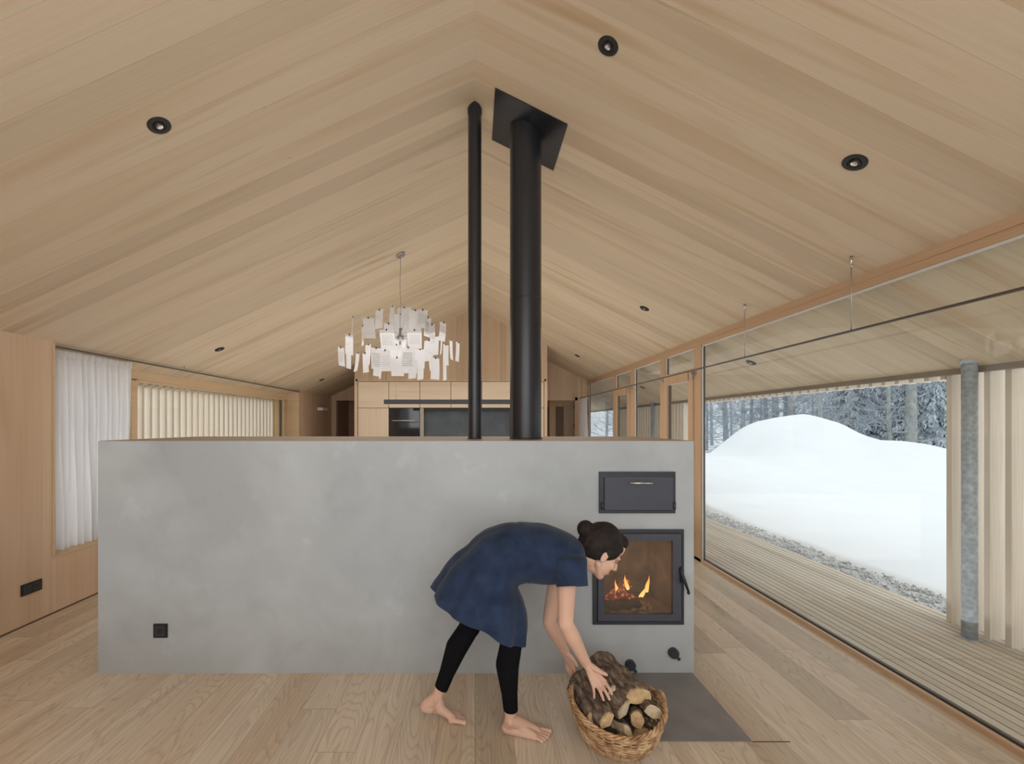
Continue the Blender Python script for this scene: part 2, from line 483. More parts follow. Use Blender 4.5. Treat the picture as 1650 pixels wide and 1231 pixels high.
def roof(x0, x1, ye):
    bm = B()
    z0, z1 = ceil_z(x0), ceil_z(x1)
    v = [bm.verts.new(p) for y in (YN, ye) for p in ((x0, y, z0), (x1, y, z1), (x1, y, z1 + 0.25), (x0, y, z0 + 0.25))]
    for q in ((0, 1, 2, 3), (7, 6, 5, 4), (0, 4, 5, 1), (1, 5, 6, 2), (2, 6, 7, 3), (3, 7, 4, 0)):
        bm.faces.new([v[i] for i in q])
    return bm


struct('ceiling', roof(-3.72, 0.0, YB), M['ceil'])
struct('ceiling', roof(0.0, 3.43, 17.0), M['ceil'])
# left wall: solid near part, parapet below the window, solid far part
bm = B()
box(bm, -3.5, -3.25, YN, 3.427, 0, 2.12)
box(bm, -3.62, -3.25, 3.427, 8.27, 0, 0.434)
box(bm, -3.5, -3.25, 8.27, 10.2, 0, 2.12)
struct('wall_left', bm, M['wallY'])
struct('trim_1', box(box(B(), -3.46, -3.244, 3.42, 8.275, 0.428, 0.446), -3.252, -3.243, 3.414, 3.430, 0.43, 2.09), M['frame_l'])
# dark strip painted in for the shadow gap at the foot of the wall
struct('shadow_strip_left', bx(-3.25, -3.2465, YN, 10.06, 0.0, 0.012), M['dark_wood'])

# left window
w = thing('window_1', None, None); w['kind'] = 'structure'
for k in ('label', 'category'):
    if k in w: del w[k]
bm = B()
box(bm, -3.53, -3.45, 3.43, 8.27, 1.911, 2.03)
box(bm, -3.53, -3.45, 3.43, 8.27, 0.44, 0.50)
for y0, y1 in ((3.43, 3.50), (4.46, 4.54), (7.96, 8.06)):
    box(bm, -3.53, -3.45, y0, y1, 0.5, 1.92)
box(bm, -3.47, -3.44, 4.50, 8.0, 1.895, 1.911)
obj('window_frame', bm, M['frame_l'], w)
obj('window_jamb', bx(-3.60, -3.25, 8.20, 8.27, 0.44, 2.08), M['frame_l'], w)
obj('window_gasket', box(bx(-3.50, -3.46, 7.945, 7.96, 0.5, 1.90), -3.50, -3.46, 4.54, 4.552, 0.5, 1.90), M['gasket'], w)
obj('window_pane', bx(-3.502, -3.496, 4.54, 7.96, 0.5, 1.911), M['glass'], w)
obj('window_pane', bx(-3.502, -3.496, 3.50, 4.46, 0.5, 1.911), M['glass'], w)
struct('trim_2', bx(-3.72, -3.53, 8.06, 8.20, 0.0, 2.02), M['frame_l'])


# right glazed wall
def post(bm, y0, y1, z1=2.33, z0=0.0):
    box(bm, 2.39, 2.407, y0, y1, z0, z1)
XG = 2.42


def kill(o):
    for k in ('label', 'category'):
        if k in o: del o[k]
    o['kind'] = 'structure'
    return o


def bay(name, y0, y1, p0=0.0, p1=0.0, transom=None, leaf=False):
    """one glazed bay between y0 and y1; p0/p1 widths of its posts; optional transom / door leaf"""
    w = kill(thing(name, None, None))
    fr = B(); dk = B(); ws = B()
    zt = 2.293
    rl = B()
    box(rl, 2.39, 2.407, y0, y1, zt, 2.385)
    box(rl, 2.383, 2.391, y0, y1, 2.335, 2.388)
    box(rl, 2.39, 2.414, y0, y1, 0.0, 0.030)
    obj('window_rail', rl, M['rail'], w)
    box(dk, 2.407, 2.44, y0, y1, zt + 0.004, 2.36); box(dk, 2.428, 2.445, y0, y1, 0.0, 0.036)
    for a, b_ in ((y0, y0 + p0), (y1 - p1, y1)):
        if b_ - a > 0.001:
            box(fr, 2.39, 2.407, a, b_, 0, zt); box(dk, 2.407, 2.44, a + 0.002, b_ - 0.002, 0, 2.3)
    a, b_ = y0 + p0, y1 - p1
    zb = 0.02
    if transom:
        box(fr, 2.39, 2.407, a, b_, transom[0], transom[1]); box(dk, 2.407, 2.44, a, b_, transom[0] + .004, transom[1] - .004)
        box(ws, 2.404, 2.412, a, b_, zt - 0.010, zt); box(ws, 2.404, 2.412, b_ - 0.014, b_, transom[1], zt)
        obj('window_pane', bx(XG - 0.003, XG + 0.003, a, b_, transom[1], zt), M['glass'], w)
    if leaf:
        lf = B()
        s = 0.085
        zl = transom[0]
        box(lf, 2.372, 2.404, a, a + s + 0.02, 0.001, zl, bev=0.003)
        box(lf, 2.372, 2.404, b_ - s, b_, 0.001, zl, bev=0.003)
        box(lf, 2.372, 2.404, a + s, b_ - s, zl - 0.10, zl, bev=0.003)
        box(lf, 2.372, 2.404, a + s, b_ - s, 0.001, 0.13, bev=0.003)
        l = obj('door_leaf', lf, M['frame_v'], w)
        g = B(); box(g, 2.404, 2.425, b_ - s - 0.02, b_ - s, 0.13, zl - 0.1)
        obj('gasket', g, M['gasket'], l)
        g = B(); box(g, 2.392, 2.403, a + s + 0.02, a + s + 0.026, 0.13, zl - 0.1); box(g, 2.392, 2.403, a + s, b_ - s, zl - 0.106, zl - 0.1)
        obj('spacer', g, M['white_strip'], l)
        obj('door_pane', bx(2.397, 2.401, a + s, b_ - s, 0.13, zl - 0.10), M['glass'], l)
        h = B(); box(h, 2.345, 2.372, b_ - 0.07, b_ - 0.045, 1.02, 1.05); box(h, 2.34, 2.352, b_ - 0.17, b_ - 0.045, 1.02, 1.04, bev=0.003)
        obj('handle', h, M['steel_dark'], l)
        h = B()
        for z in (0.25, 1.1, 1.95): tube(h, [(2.366, a + 0.004, z), (2.366, a + 0.004, z + 0.09)], 0.009, 8)
        obj('hinge', h, M['alu'], l)
    else:
        if not transom:
            box(ws, 2.404, 2.413, a, b_, zt - 0.012, zt)
            if p1: box(ws, 2.404, 2.413, b_ - 0.012, b_, zb, zt)
            box(ws, 2.412, 2.416, a, b_, zb, zb + 0.006)
        obj('window_pane', bx(XG - 0.003, XG + 0.003, a, b_, zb, zt), M['glass'], w)
    obj('window_frame', fr, M['frame_v'], w)
    obj('window_cladding', dk, M['gasket'], w)
    if len(ws.verts): obj('window_spacer', ws, M['white_strip'], w)
    else: ws.free()
    return w


bay('window_2', -1.2, 4.835, 0.14, 0.14)
bay('door_1', 4.835, 5.716, 0.0, 0.142, (2.045, 2.075), True)
bay('window_3', 5.716, 6.81, 0.0, 0.15)
bay('door_2', 6.81, 7.674, 0.0, 0.15, (2.045, 2.075), True)
bay('window_4', 7.674, 9.40, 0.0, 0.06)

# far walls
bm = B()
X0, X1, YK, YE = -2.207, 1.33, 8.15, 10.6
z0, z1 = ceil_z(X0), ceil_z(X1)
CABX0, CABX1, CABZ = -2.149, 1.271, 2.248
v = lambda x, y, z: bm.verts.new((x, y, z))
# side walls and the gable above the cabinets, as one shell
box(bm, X0, CABX0 - 0.004, YK, YE, 0, CABZ)
box(bm, CABX1 + 0.004, X1, YK, YE, 0, CABZ)
pr = []
for y in (YK, YE):
    pr.append([v(X0, y, CABZ + 0.004), v(X1, y, CABZ + 0.004), v(X1, y, z1 + .02), v(0, y, RIDGE + .02), v(X0, y, z0 + .02)])
bm.faces.new(pr[0]); bm.faces.new(pr[1][::-1])
for i in range(5):
    bm.faces.new((pr[0][i], pr[0][(i + 1) % 5], pr[1][(i + 1) % 5], pr[1][i]))
struct('wall_back', bm, M['wallX'])
# thin reveal line round the cabinet field
bm = B()
box(bm, X0 + 0.02, X1 - 0.02, YK - 0.012, YK + 0.02, CABZ + 0.004, CABZ + 0.04)
box(bm, X0, CABX0 - 0.004, YK - 0.012, YK + 0.02, 0, CABZ + 0.04)
box(bm, CABX1 + 0.004, X1, YK - 0.012, YK + 0.02, 0, CABZ + 0.04)
struct('trim_3', bm, M['wallX'])

# left corridor end
bm = B()
yE = 10.06
box(bm, -3.5, -3.16, yE, yE + 0.1, 0, 2.2)
box(bm, -3.16, -2.2, yE, yE + 0.1, 2.005, 2.75)
struct('wall_back_left', bm, M['wallX'])
d = kill(thing('door_3', None, None))
bm = B(); box(bm, -3.24, -3.14, yE - 0.012, yE + 0.02, 0, 2.06); box(bm, -3.14, -2.2, yE - 0.012, yE + 0.02, 2.0, 2.06)
obj('door_frame', bm, M['wallX'], d)
bm = B(); box(bm, -3.14, -2.2, yE + 1.0, yE + 1.05, 0, 2.1); box(bm, -3.2, -3.14, yE + 0.1, yE + 1.0, 0, 2.1); box(bm, -2.4, -2.35, yE + .1, yE + 1.0, 0, 2.1)
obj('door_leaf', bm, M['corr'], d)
# right corridor end
yR = 9.42
bm = B()
box(bm, 1.30, 2.17, yR, yR + 0.1, 1.975, 3.0)
box(bm, 2.17, 2.27, yR, yR + 0.1, 0, 2.5)
struct('wall_back_right', bm, M['wallX'])
bm = B(); box(bm, 2.27, 2.45, yR - 0.03, yR + 0.1, 0, 2.45)
struct('wall_right', bm, M['frame_l'])
d = kill(thing('door_4', None, None))
bm = B(); box(bm, 2.125, 2.18, yR - 0.012, yR + 0.10, 0, 2.03); box(bm, 1.33, 2.18, yR - 0.012, yR + 0.10, 1.972, 2.03)
obj('door_frame', bm, M['wallX'], d)
bm = B(); box(bm, 1.90, 2.12, yR + 0.06, yR + 0.10, 0, 1.95)
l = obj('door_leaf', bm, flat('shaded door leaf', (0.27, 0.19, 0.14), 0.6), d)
h = B()
for z in (0.3, 1.4, 1.8): tube(h, [(2.118, yR + 0.05, z), (2.118, yR + 0.05, z + 0.07)], 0.008, 6)
obj('hinge', h, M['black_matt'], l)
bm = B(); box(bm, 1.33, 1.60, yR + 1.5, yR + 1.55, 0, 1.9); box(bm, 1.33, 2.45, yR + 1.55, yR + 1.6, 0, 2.6)
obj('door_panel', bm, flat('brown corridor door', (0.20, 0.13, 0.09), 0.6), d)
bm = B(); box(bm, 1.74, 1.88, yR + 0.9, yR + 1.0, 0, 2.4); box(bm, 1.33, 2.45, yR + 1.45, yR + 1.5, 1.9, 2.4)
obj('door_jamb', bm, M['frame_l'], d)
struct('wall_back_far', bx(-3.7, 2.6, YB - 0.1, YB, 0, 3.6), M['wallX'])

# ------------------------------------------------------------------ kitchen
mod = (CABX1 - CABX0) / 6
ZM = 1.763
g = 0.009
names = ['far left module', 'second module', 'third module', 'fourth module', 'fifth module', 'far right module']
wall_lab = ['pale wood wall cabinet above the dark oven', 'pale wood wall cabinet over the left end of the slate splashback',
            'pale wood wall cabinet over the slate splashback, just left of the slim pipe',
            'pale wood wall cabinet between the two black pipes']


def unit(name, label, cat, x0, x1, doors, z0, group=None):
    t = thing(name, label, cat, ((x0 + x1) / 2, YK + 0.3, z0), group)
    obj('carcass', bx(x0 + .001, x1 - .001, YK + 0.022, YK + 0.6, z0, CABZ), M['gasket'], t)
    for (a, b_, mt) in doors:
        obj('cabinet_door', bx(x0 + g / 2, x1 - g / 2, YK, YK + 0.02, a + g / 2, b_ - g / 2, 0.0012), mt, t)
    return t


x = CABX0
unit('tall_cabinet', 'tall pale wood cabinet at the left end of the kitchen wall', 'cabinet', x, x + mod, [(0.1, ZM, M['cab_v']), (ZM, CABZ, M['cab_h'])], 0.0)
for i in range(4):
    unit('wall_cabinet', wall_lab[i], 'cabinet', x + mod * (i + 1), x + mod * (i + 2), [(ZM, CABZ, M['cab_h'])], ZM, 'wall cabinets over the kitchen niche')
unit('tall_cabinet', 'tall pale wood cabinet at the right end, beside the wide black pipe', 'cabinet', x + 5 * mod, x + 6 * mod, [(0.1, ZM, M['cab_v']), (ZM, CABZ, M['cab_h'])], 0.0)
ox0, ox1 = x + mod, x + 2 * mod
t = thing('built_in_oven', 'black glass built-in oven set in the pale kitchen wall', 'oven', ((ox0 + ox1) / 2, YK + .3, 0.7))
obj('oven_body', bx(ox0 + .004, ox1 - .004, YK + 0.03, YK + 0.55, 0.9, ZM - .004), M['black'], t)
fd = obj('oven_door', bx(ox0 + .006, ox1 - .006, YK + 0.002, YK + 0.028, 1.50, ZM - .006, .002), M['oven'], t)
obj('oven_panel', bx(ox0 + .006, ox1 - .006, YK + 0.002, YK + 0.028, 1.385, 1.495, .002), M['oven'], t)
obj('oven_door', bx(ox0 + .006, ox1 - .006, YK + 0.002, YK + 0.028, 0.92, 1.38, .002), M['oven'], t)
obj('handle', tube(tube(tube(B(), [(ox0 + .06, YK - .035, 1.53), (ox1 - .06, YK - .035, 1.53)], .007, 8), [(ox0 + .08, YK - .035, 1.53), (ox0 + .08, YK + .01, 1.53)], .005, 6), [(ox1 - .08, YK - .035, 1.53), (ox1 - .08, YK + .01, 1.53)], .005, 6), M['nickel'], fd)
unit2 = thing('base_cabinet', 'pale wood base cabinet run below the slate niche', 'cabinet', (x + 3.5 * mod, YK + .3, 0))
obj('carcass', bx(ox0 + .002, ox1 - .002, YK + .02, YK + .6, 0.0, 0.895), M['cab_v'], unit2)
obj('carcass', bx(x + 2 * mod + .002, x + 5 * mod - .002, YK + .02, YK + .6, 0.0, 0.88), M['cab_v'], unit2)
obj('worktop', bx(x + 2 * mod + .002, x + 5 * mod - .002, YK - .0, YK + .6, 0.882, 0.92), M['slate'], unit2)
t = thing('splashback', 'blue black slate splashback in the kitchen niche', 'splashback', (x + 3.5 * mod, YK + .55, 0.92))
obj('slate_panel', bx(x + 2 * mod + .075, x + 5 * mod - .03, YK + 0.10, YK + 0.12, 0.925, ZM - 0.05), M['slate'], t)
nf = flat('grey green frame', (0.33, 0.30, 0.24), .5)
obj('niche_frame', bx(x + 2 * mod + .003, x + 2 * mod + .07, YK, YK + .12, 0.925, ZM - .004), nf, t)
bm = B()
box(bm, x + 5 * mod - .03, x + 5 * mod - .003, YK, YK + .12, 0.925, ZM - .004)
obj('niche_frame', bm, nf, t)
obj('niche_lintel', bx(x + 2 * mod + .07, x + 5 * mod - .03, YK + .03, YK + .12, ZM - .05, ZM - .004), M['black_matt'], t)

# linear pendant over the (hidden) island
t = thing('linear_pendant', 'long black bar pendant hanging before the kitchen cabinets', 'pendant lamp', (-0.3, 6.6, 1.76))
obj('housing', bx(-1.345, 0.78, 6.56, 6.64, 1.762, 1.828, .002), M['steel_dark'], t)
for wx in (-1.17, 0.60):
    obj('suspension_wire', tube(B(), [(wx, 6.6, 1.828), (wx, 6.6, ceil_z(wx))], .0022, 6), M['alu'], t)

# corridor wall light
t = thing('wall_light', 'small white box light on the wooden corridor wall', 'wall lamp', (-3.25, 9.3, 1.78))
obj('lamp_body', bx(-3.25, -3.14, 9.17, 9.50, 1.752, 1.81, .003), M['white'], t)

# ------------------------------------------------------------------ downlights
def downlight(x, y, label, group=None, r=0.051):
    t = thing('downlight', label, 'ceiling light', (x, y, ceil_z(x)), group)
    s = 1 if x > 0 else -1
    m_ = MR if x > 0 else ML
    nrm = Vector((-s * m_, 0, -1)).normalized()
    e1 = Vector((0, 1, 0)); e2 = nrm.cross(e1)
    c0 = Vector((x, y, ceil_z(x)))

    def lathe(prof, mat, name, off=Vector((0, 0, 0))):
        bm = B(); rings = []
        for rr, h in prof:
            rings.append([bm.verts.new(c0 + off + nrm * h + (e1 * math.cos(a) + e2 * math.sin(a)) * rr) for a in [2 * math.pi * k / 32 for k in range(32)]])
        for a, b_ in zip(rings, rings[1:]):
            for k in range(32): bm.faces.new((a[k], a[(k + 1) % 32], b_[(k + 1) % 32], b_[k]))
        bm.faces.new(rings[-1]); bm.faces.new(rings[0][::-1])
        return obj(name, bm, mat, t, smooth=False)
    lathe([(r, -0.001), (r, 0.003), (r * .93, 0.005), (r * .60, 0.005), (r * .56, 0.0015)], M['black_matt'], 'trim_ring')
    lathe([(r * .50, 0.001), (r * .46, 0.009), (r * .38, 0.012), (r * .36, 0.006)], M['black'], 'gimbal')
    lathe([(r * .33, 0.006), (r * .28, 0.0095), (r * .12, 0.011)], M['nickel'], 'lens')


downlight(0.636, 2.116, 'black recessed downlight above the black square flue plate')
downlight(1.782, 2.080, 'black recessed downlight high over the large window')
downlight(-1.514, 2.128, 'black recessed downlight on the left roof slope, nearest the viewer')
downlight(-2.83, 4.92, 'black recessed downlight above the slatted left window')
downlight(-2.84, 8.23, 'small black recessed downlight near the left corridor')
downlight(1.79, 4.68, 'black recessed downlight on the right slope, behind the wide pipe')
downlight(1.81, 7.83, 'small black recessed downlight near the right corridor')
downlight(2.92, 4.69, 'black downlight in the roof overhang outside the big pane')
downlight(2.93, 7.76, 'black downlight in the roof overhang seen past the glass doors')

# ------------------------------------------------------------------ masonry stove
SX0, SX1, SY0, SY1, SZ = -2.207, 1.284, 2.60, 3.54, 1.361
st = thing('masonry_stove', 'long grey plastered masonry stove wall with black fire door', 'stove', (0, SY0, 0))
fx0, fx1, fz0, fz1 = 0.715, 1.206, 0.308, 0.826
hx0, hx1, hz0, hz1 = 0.73, 1.168, 0.942, 1.178
bm = B()
xs = [SX0, fx0, fx1, SX1]
# front skin with a fire opening, plus sides, back, top
def quadf(pts):
    return bm.faces.new([bm.verts.new(p) for p in pts])
for (a, b_, c_, d_) in ((SX0, fx0, 0, SZ), (fx1, SX1, 0, SZ), (fx0, fx1, 0, fz0), (fx0, fx1, fz1, SZ)):
    quadf([(a, SY0, c_), (b_, SY0, c_), (b_, SY0, d_), (a, SY0, d_)])
quadf([(SX0, SY1, 0), (SX0, SY1, SZ), (SX1, SY1, SZ), (SX1, SY1, 0)])
quadf([(SX0, SY0, 0), (SX0, SY0, SZ), (SX0, SY1, SZ), (SX0, SY1, 0)])
quadf([(SX1, SY0, 0), (SX1, SY1, 0), (SX1, SY1, SZ), (SX1, SY0, SZ)])
quadf([(SX0, SY0, SZ), (SX1, SY0, SZ), (SX1, SY1, SZ), (SX0, SY1, SZ)])
me = bpy.data.meshes.new('plaster_body'); bm.to_mesh(me); bm.free()
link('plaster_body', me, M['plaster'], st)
obj('top_slab', bx(SX0 + .004, SX1 - .004, SY0 + .006, SY1 - .004, SZ - .002, SZ + .002), M['cap'], st)
bm = B()
d0, d1 = SY0 + 0.001, SY0 + 0.42
def q2(pts): bm.faces.new([bm.verts.new(p) for p in pts])
q2([(fx0 + .03, d1, fz0), (fx1 - .03, d1, fz0), (fx1 - .03, d1, fz1), (fx0 + .03, d1, fz1)])
q2([(fx0, d0, fz0), (fx0 + .03, d1, fz0), (fx0 + .03, d1, fz1), (fx0, d0, fz1)])
q2([(fx1, d0, fz0), (fx1, d0, fz1), (fx1 - .03, d1, fz1), (fx1 - .03, d1, fz0)])
q2([(fx0, d0, fz0 + .01), (fx1, d0, fz0 + .01), (fx1 - .03, d1, fz0 + .01), (fx0 + .03, d1, fz0 + .01)])
q2([(fx0, d0, fz1), (fx0 + .03, d1, fz1), (fx1 - .03, d1, fz1), (fx1, d0, fz1)])
obj('firebox', bm, M['fireclay'], st)
bm = B()
box(bm, 0.689, 1.220, SY0 - 0.014, SY0 + .002, 0.826, 0.845); box(bm, 0.689, 1.220, SY0 - 0.014, SY0 + .002, 0.291, 0.308)
box(bm, 0.689, 0.712, SY0 - 0.014, SY0 + .002, 0.308, 0.826); box(bm, 1.208, 1.220, SY0 - 0.014, SY0 + .002, 0.308, 0.826)
obj('door_frame', bm, M['steel_dark'], st)
fd = B()
gx0, gx1, gz0, gz1 = 0.753, 1.153, 0.353, 0.782
yd0, yd1 = SY0 - 0.018, SY0 + 0.012
box(fd, 0.718, gx0, yd0, yd1, 0.313, 0.822); box(fd, gx1, 1.203, yd0, yd1, 0.313, 0.822)
box(fd, gx0, gx1, yd0, yd1, gz1, 0.822); box(fd, gx0, gx1, yd0, yd1, 0.313, gz0)
fdo = obj('fire_door', fd, M['steel_blue'], st)
obj('door_glass', bx(gx0, gx1, SY0 - .006, SY0 - .002, gz0, gz1), M['fireglass'], fdo)
hb = B()
a = P(1098, 922, SY0 - .03); b2 = P(1104, 938, SY0 - .055); c2_ = P(1110, 955, SY0 - .06)
tube(hb, [P(1096, 915, SY0 - .02), a, b2, c2_], [.007, .011, .009, .006], 10)
ell(hb, P(1109.5, 955.5, SY0 - .06), (.009, .009, .009), seg=10)
box(hb, 1.192, 1.204, SY0 - .035, SY0 - .016, 0.54, 0.63, bev=.003)
obj('handle', hb, M['black_matt'], fdo, smooth=True)
# baking hatch
fr = B()
hy = SY0 - .012
box(fr, 0.726, 1.171, hy, SY0 + .002, 1.155, 1.182); box(fr, 0.726, 1.171, hy, SY0 + .002, 0.940, 0.956)
box(fr, 0.726, 0.752, hy, SY0 + .002, 0.956, 1.155); box(fr, 1.157, 1.171, hy, SY0 + .002, 0.956, 1.155)
hf = obj('hatch', fr, M['steel_dark'], st)
hd = obj('hatch_door', bx(0.755, 1.154, SY0 - .020, SY0 - .001, 0.959, 1.152, .002), M['steel_blue'], hf)
hb = B(); zc = P(0, 778.5, SY0 - .04).z
tube(hb, [(0.893, SY0 - .045, zc), (1.022, SY0 - .045, zc)], .0055, 10)
tube(hb, [(0.955, SY0 - .018, zc + .004), (0.955, SY0 - .045, zc)], .006, 8)
obj('handle', hb, M['nickel'], st)
for hxx in (0.742, 1.160):
    hb = B(); tube(hb, [(hxx, SY0 - .022, 0.965), (hxx, SY0 - .022, 1.005)], .007, 10)
    box(hb, hxx - .012, hxx + .012, SY0 - .016, SY0 - .010, 0.962, 1.008, bev=.001)
    obj('hinge', hb, M['steel_dark'], st)


def air_knob(px, py, r, ang):
    c = P(px, py, SY0 - .012)
    bm = B()
    tube(bm, [(c.x, SY0 + .001, c.z), (c.x, SY0 - .022, c.z)], [r, r * .97], 28)
    tube(bm, [(c.x, SY0 - .022, c.z), (c.x, SY0 - .027, c.z)], [r * .75, r * .7], 28)
    d = Vector((math.cos(ang), 0, math.sin(ang))); e = Vector((-d.z, 0, d.x))
    p = [c + d * r * .3 + e * r * .28, c + d * r * 1.55 + e * r * .28, c + d * r * 1.55 - e * r * .28, c + d * r * .3 - e * r * .28]
    lo = [bm.verts.new((q.x, SY0 - .004, q.z)) for q in p]; hi = [bm.verts.new((q.x, SY0 - .025, q.z)) for q in p]
    bm.faces.new(lo); bm.faces.new(hi[::-1])
    for i in range(4): bm.faces.new((lo[i], lo[(i + 1) % 4], hi[(i + 1) % 4], hi[i]))
    return obj('air_knob', bm, M['steel_dark'], st)


air_knob(1016, 1072, .030, math.radians(-50))
k2 = air_knob(1085.5, 1052.5, .030, math.radians(-48))

# hearth plate in the floor
tag(obj('hearth_plate', bx(0.62, 1.275, 2.04, SY0 - .001, 0.0005, 0.004), M['hearth']), 'dark grey stone hearth plate on the floor below the fire door', 'hearth')
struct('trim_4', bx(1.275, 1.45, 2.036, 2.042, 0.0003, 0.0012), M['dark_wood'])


# fire
def rough_log(name, label, cat, p0, p1, r, mat, seed, group=None, n=14, k=16):
    rnd = random.Random(seed)
    p0, p1 = Vector(p0), Vector(p1)
    bm = B()
    pts = [p0.lerp(p1, i / (k - 1)) + Vector((rnd.uniform(-1, 1), rnd.uniform(-1, 1), rnd.uniform(-1, 1))) * r * .12 for i in range(k)]
    tube(bm, pts, [r * rnd.uniform(.82, 1.1) for _ in range(k)], n)
    o = obj(name, bm, mat, smooth=True)
    return tag(o, label, cat, group)


rough_log('burning_log', 'charred log glowing in the fire, left one leaning right', 'firewood', (0.83, SY0 + .16, 0.36), (0.98, SY0 + .22, 0.46), .030, M['ember'], 3, 'burning logs in the firebox')
rough_log('burning_log', 'charred log glowing in the fire, right one leaning left', 'firewood', (1.02, SY0 + .18, 0.35), (0.88, SY0 + .12, 0.43), .026, M['ember'], 4, 'burning logs in the firebox')
rough_log('charred_log', 'blackened log lying across the bed of ash', 'firewood', (0.80, SY0 + .10, 0.355), (1.01, SY0 + .13, 0.362), .030, M['char'], 5)
bm = B()
rnd = random.Random(5)
for i in range(240):
    a_ = rnd.uniform(0, 6.28); q = rnd.random() ** .5
    c = Vector((0.93 + q * .17 * math.cos(a_), SY0 + .19 + q * .14 * math.sin(a_), 0.322 + (1 - q) * .035))
    s = rnd.uniform(.006, .016)
    bmesh.ops.create_icosphere(bm, subdivisions=1, radius=s, matrix=Matrix.Translation(c) @ Matrix.Diagonal((1, rnd.uniform(.6, 1.3), .7, 1)))
tag(obj('ash', bm, M['ash']), 'bed of grey ash and cinders under the fire', 'ash', kind='stuff')


def flame(px, py0, py1, w, lean, label, seed):
    """one tongue of fire standing on the logs"""
    Y = SY0 + .15
    a, b_ = P(px, py0, Y), P(px + lean, py1, Y)
    h = b_.z - a.z
    o0 = thing('flame', label, 'flame', a)
    bm = B()
    n, k = 12, 12
    pts, rs = [], []
    rnd = random.Random(seed)
    for i in range(k):
        t = i / (k - 1)
        pts.append(Vector((a.x + (b_.x - a.x) * t + math.sin(t * 5 + seed) * w * .45 * t, Y, a.z + h * t)) - a)
        rs.append(max(w * (math.sin(math.pi * min(1, (t * .8 + .22))) ** 1.1) * (1 - t * .55), .0008))
    tube(bm, pts, rs, n)
    for v_ in bm.verts: v_.co.y *= .5
    me = bpy.data.meshes.new('flame_tongue'); bm.to_mesh(me); bm.free()
    o = bpy.data.objects.new('flame_tongue', me); C.objects.link(o); me.materials.append(M['flame']); o.parent = o0
    return o0


flame(995, 958, 934, .013, -3, 'orange flame at the left side of the fire', 1)
flame(1012, 950, 926, .014, -6, 'reddish flame rising from the middle of the fire', 2)
flame(1030, 962, 938, .009, 18, 'low red flame licking along the log to the right', 5)
flame(1034, 962, 945, .011, 10, 'low yellow flame at the foot of the tall right flame', 3)
flame(1042, 954, 927, .015, 3, 'tall bright yellow flame at the right of the fire', 4)

# ------------------------------------------------------------------ flue pipes
t = thing('flue_pipe', 'slim black pipe rising from the stove top to the ridge', 'pipe', (0.0, 2.96, SZ))


def pipe(x, y, r, z0, name, parent, mat):
    bm = B(); n = 64
    lo, hi = [], []
    for k in range(n):
        a_ = 2 * math.pi * k / n
        xx, yy = x + r * math.cos(a_), y + r * math.sin(a_)
        lo.append(bm.verts.new((xx, yy, z0))); hi.append(bm.verts.new((xx, yy, ceil_z(xx) + .004)))
    for k in range(n):
        f = bm.faces.new((lo[k], lo[(k + 1) % n], hi[(k + 1) % n], hi[k])); f.smooth = True
    return obj(name, bm, mat, parent)


def ring(x, y, r, z, h, name, parent, mat):
    return obj(name, tube(B(), [(x, y, z), (x, y, z + h)], r, 64), mat, parent)


pipe(0.0, 2.96, 0.0445, SZ + .002, 'pipe_shaft', t, M['black'])
ring(0.0, 2.96, 0.0475, SZ + .002, .008, 'base_collar', t, M['black'])
bm = B(); n = 48
ra, rb_ = [], []
for k in range(n):
    a_ = 2 * math.pi * k / n
    xx, yy = .0475 * math.cos(a_), 2.96 + .0475 * math.sin(a_)
    ra.append(bm.verts.new((xx, yy, ceil_z(xx) - .035))); rb_.append(bm.verts.new((xx, yy, ceil_z(xx) + .002)))
for k in range(n): bm.faces.new((ra[k], ra[(k + 1) % n], rb_[(k + 1) % n], rb_[k])).smooth = True
obj('top_collar', bm, M['black'], t)
t = thing('flue_pipe', 'wide black pipe rising from the stove top to a square ceiling plate', 'pipe', (0.34, 2.962, SZ))
pipe(0.339, 2.962, 0.104, SZ + .002, 'pipe_shaft', t, M['black'])
ring(0.339, 2.962, 0.1055, 2.285, .006, 'joint_ring', t, M['black'])
ring(0.339, 2.962, 0.108, SZ + .002, .010, 'base_collar', t, M['black'])
bm = B()
th = .006
cs = [(0.124, 2.715), (0.568, 2.715), (0.568, 3.207), (0.124, 3.207)]
lo = [bm.verts.new((x_, y_, ceil_z(x_) - th)) for x_, y_ in cs]; hi = [bm.verts.new((x_, y_, ceil_z(x_) + .001)) for x_, y_ in cs]
bm.faces.new(lo); bm.faces.new(hi)
for i in range(4): bm.faces.new((lo[i], lo[(i + 1) % 4], hi[(i + 1) % 4], hi[i]))
pl = obj('ceiling_plate', bm, M['black'], t)
bm = B()
for x_, y_ in ((.15, 2.74), (.54, 2.74), (.54, 3.18)):
    s1 = B(); ell(s1, (x_, y_, ceil_z(x_) - .007), (.005, .005, .003), seg=8); obj("screw", s1, M["steel_dark"], pl)
bm.free()


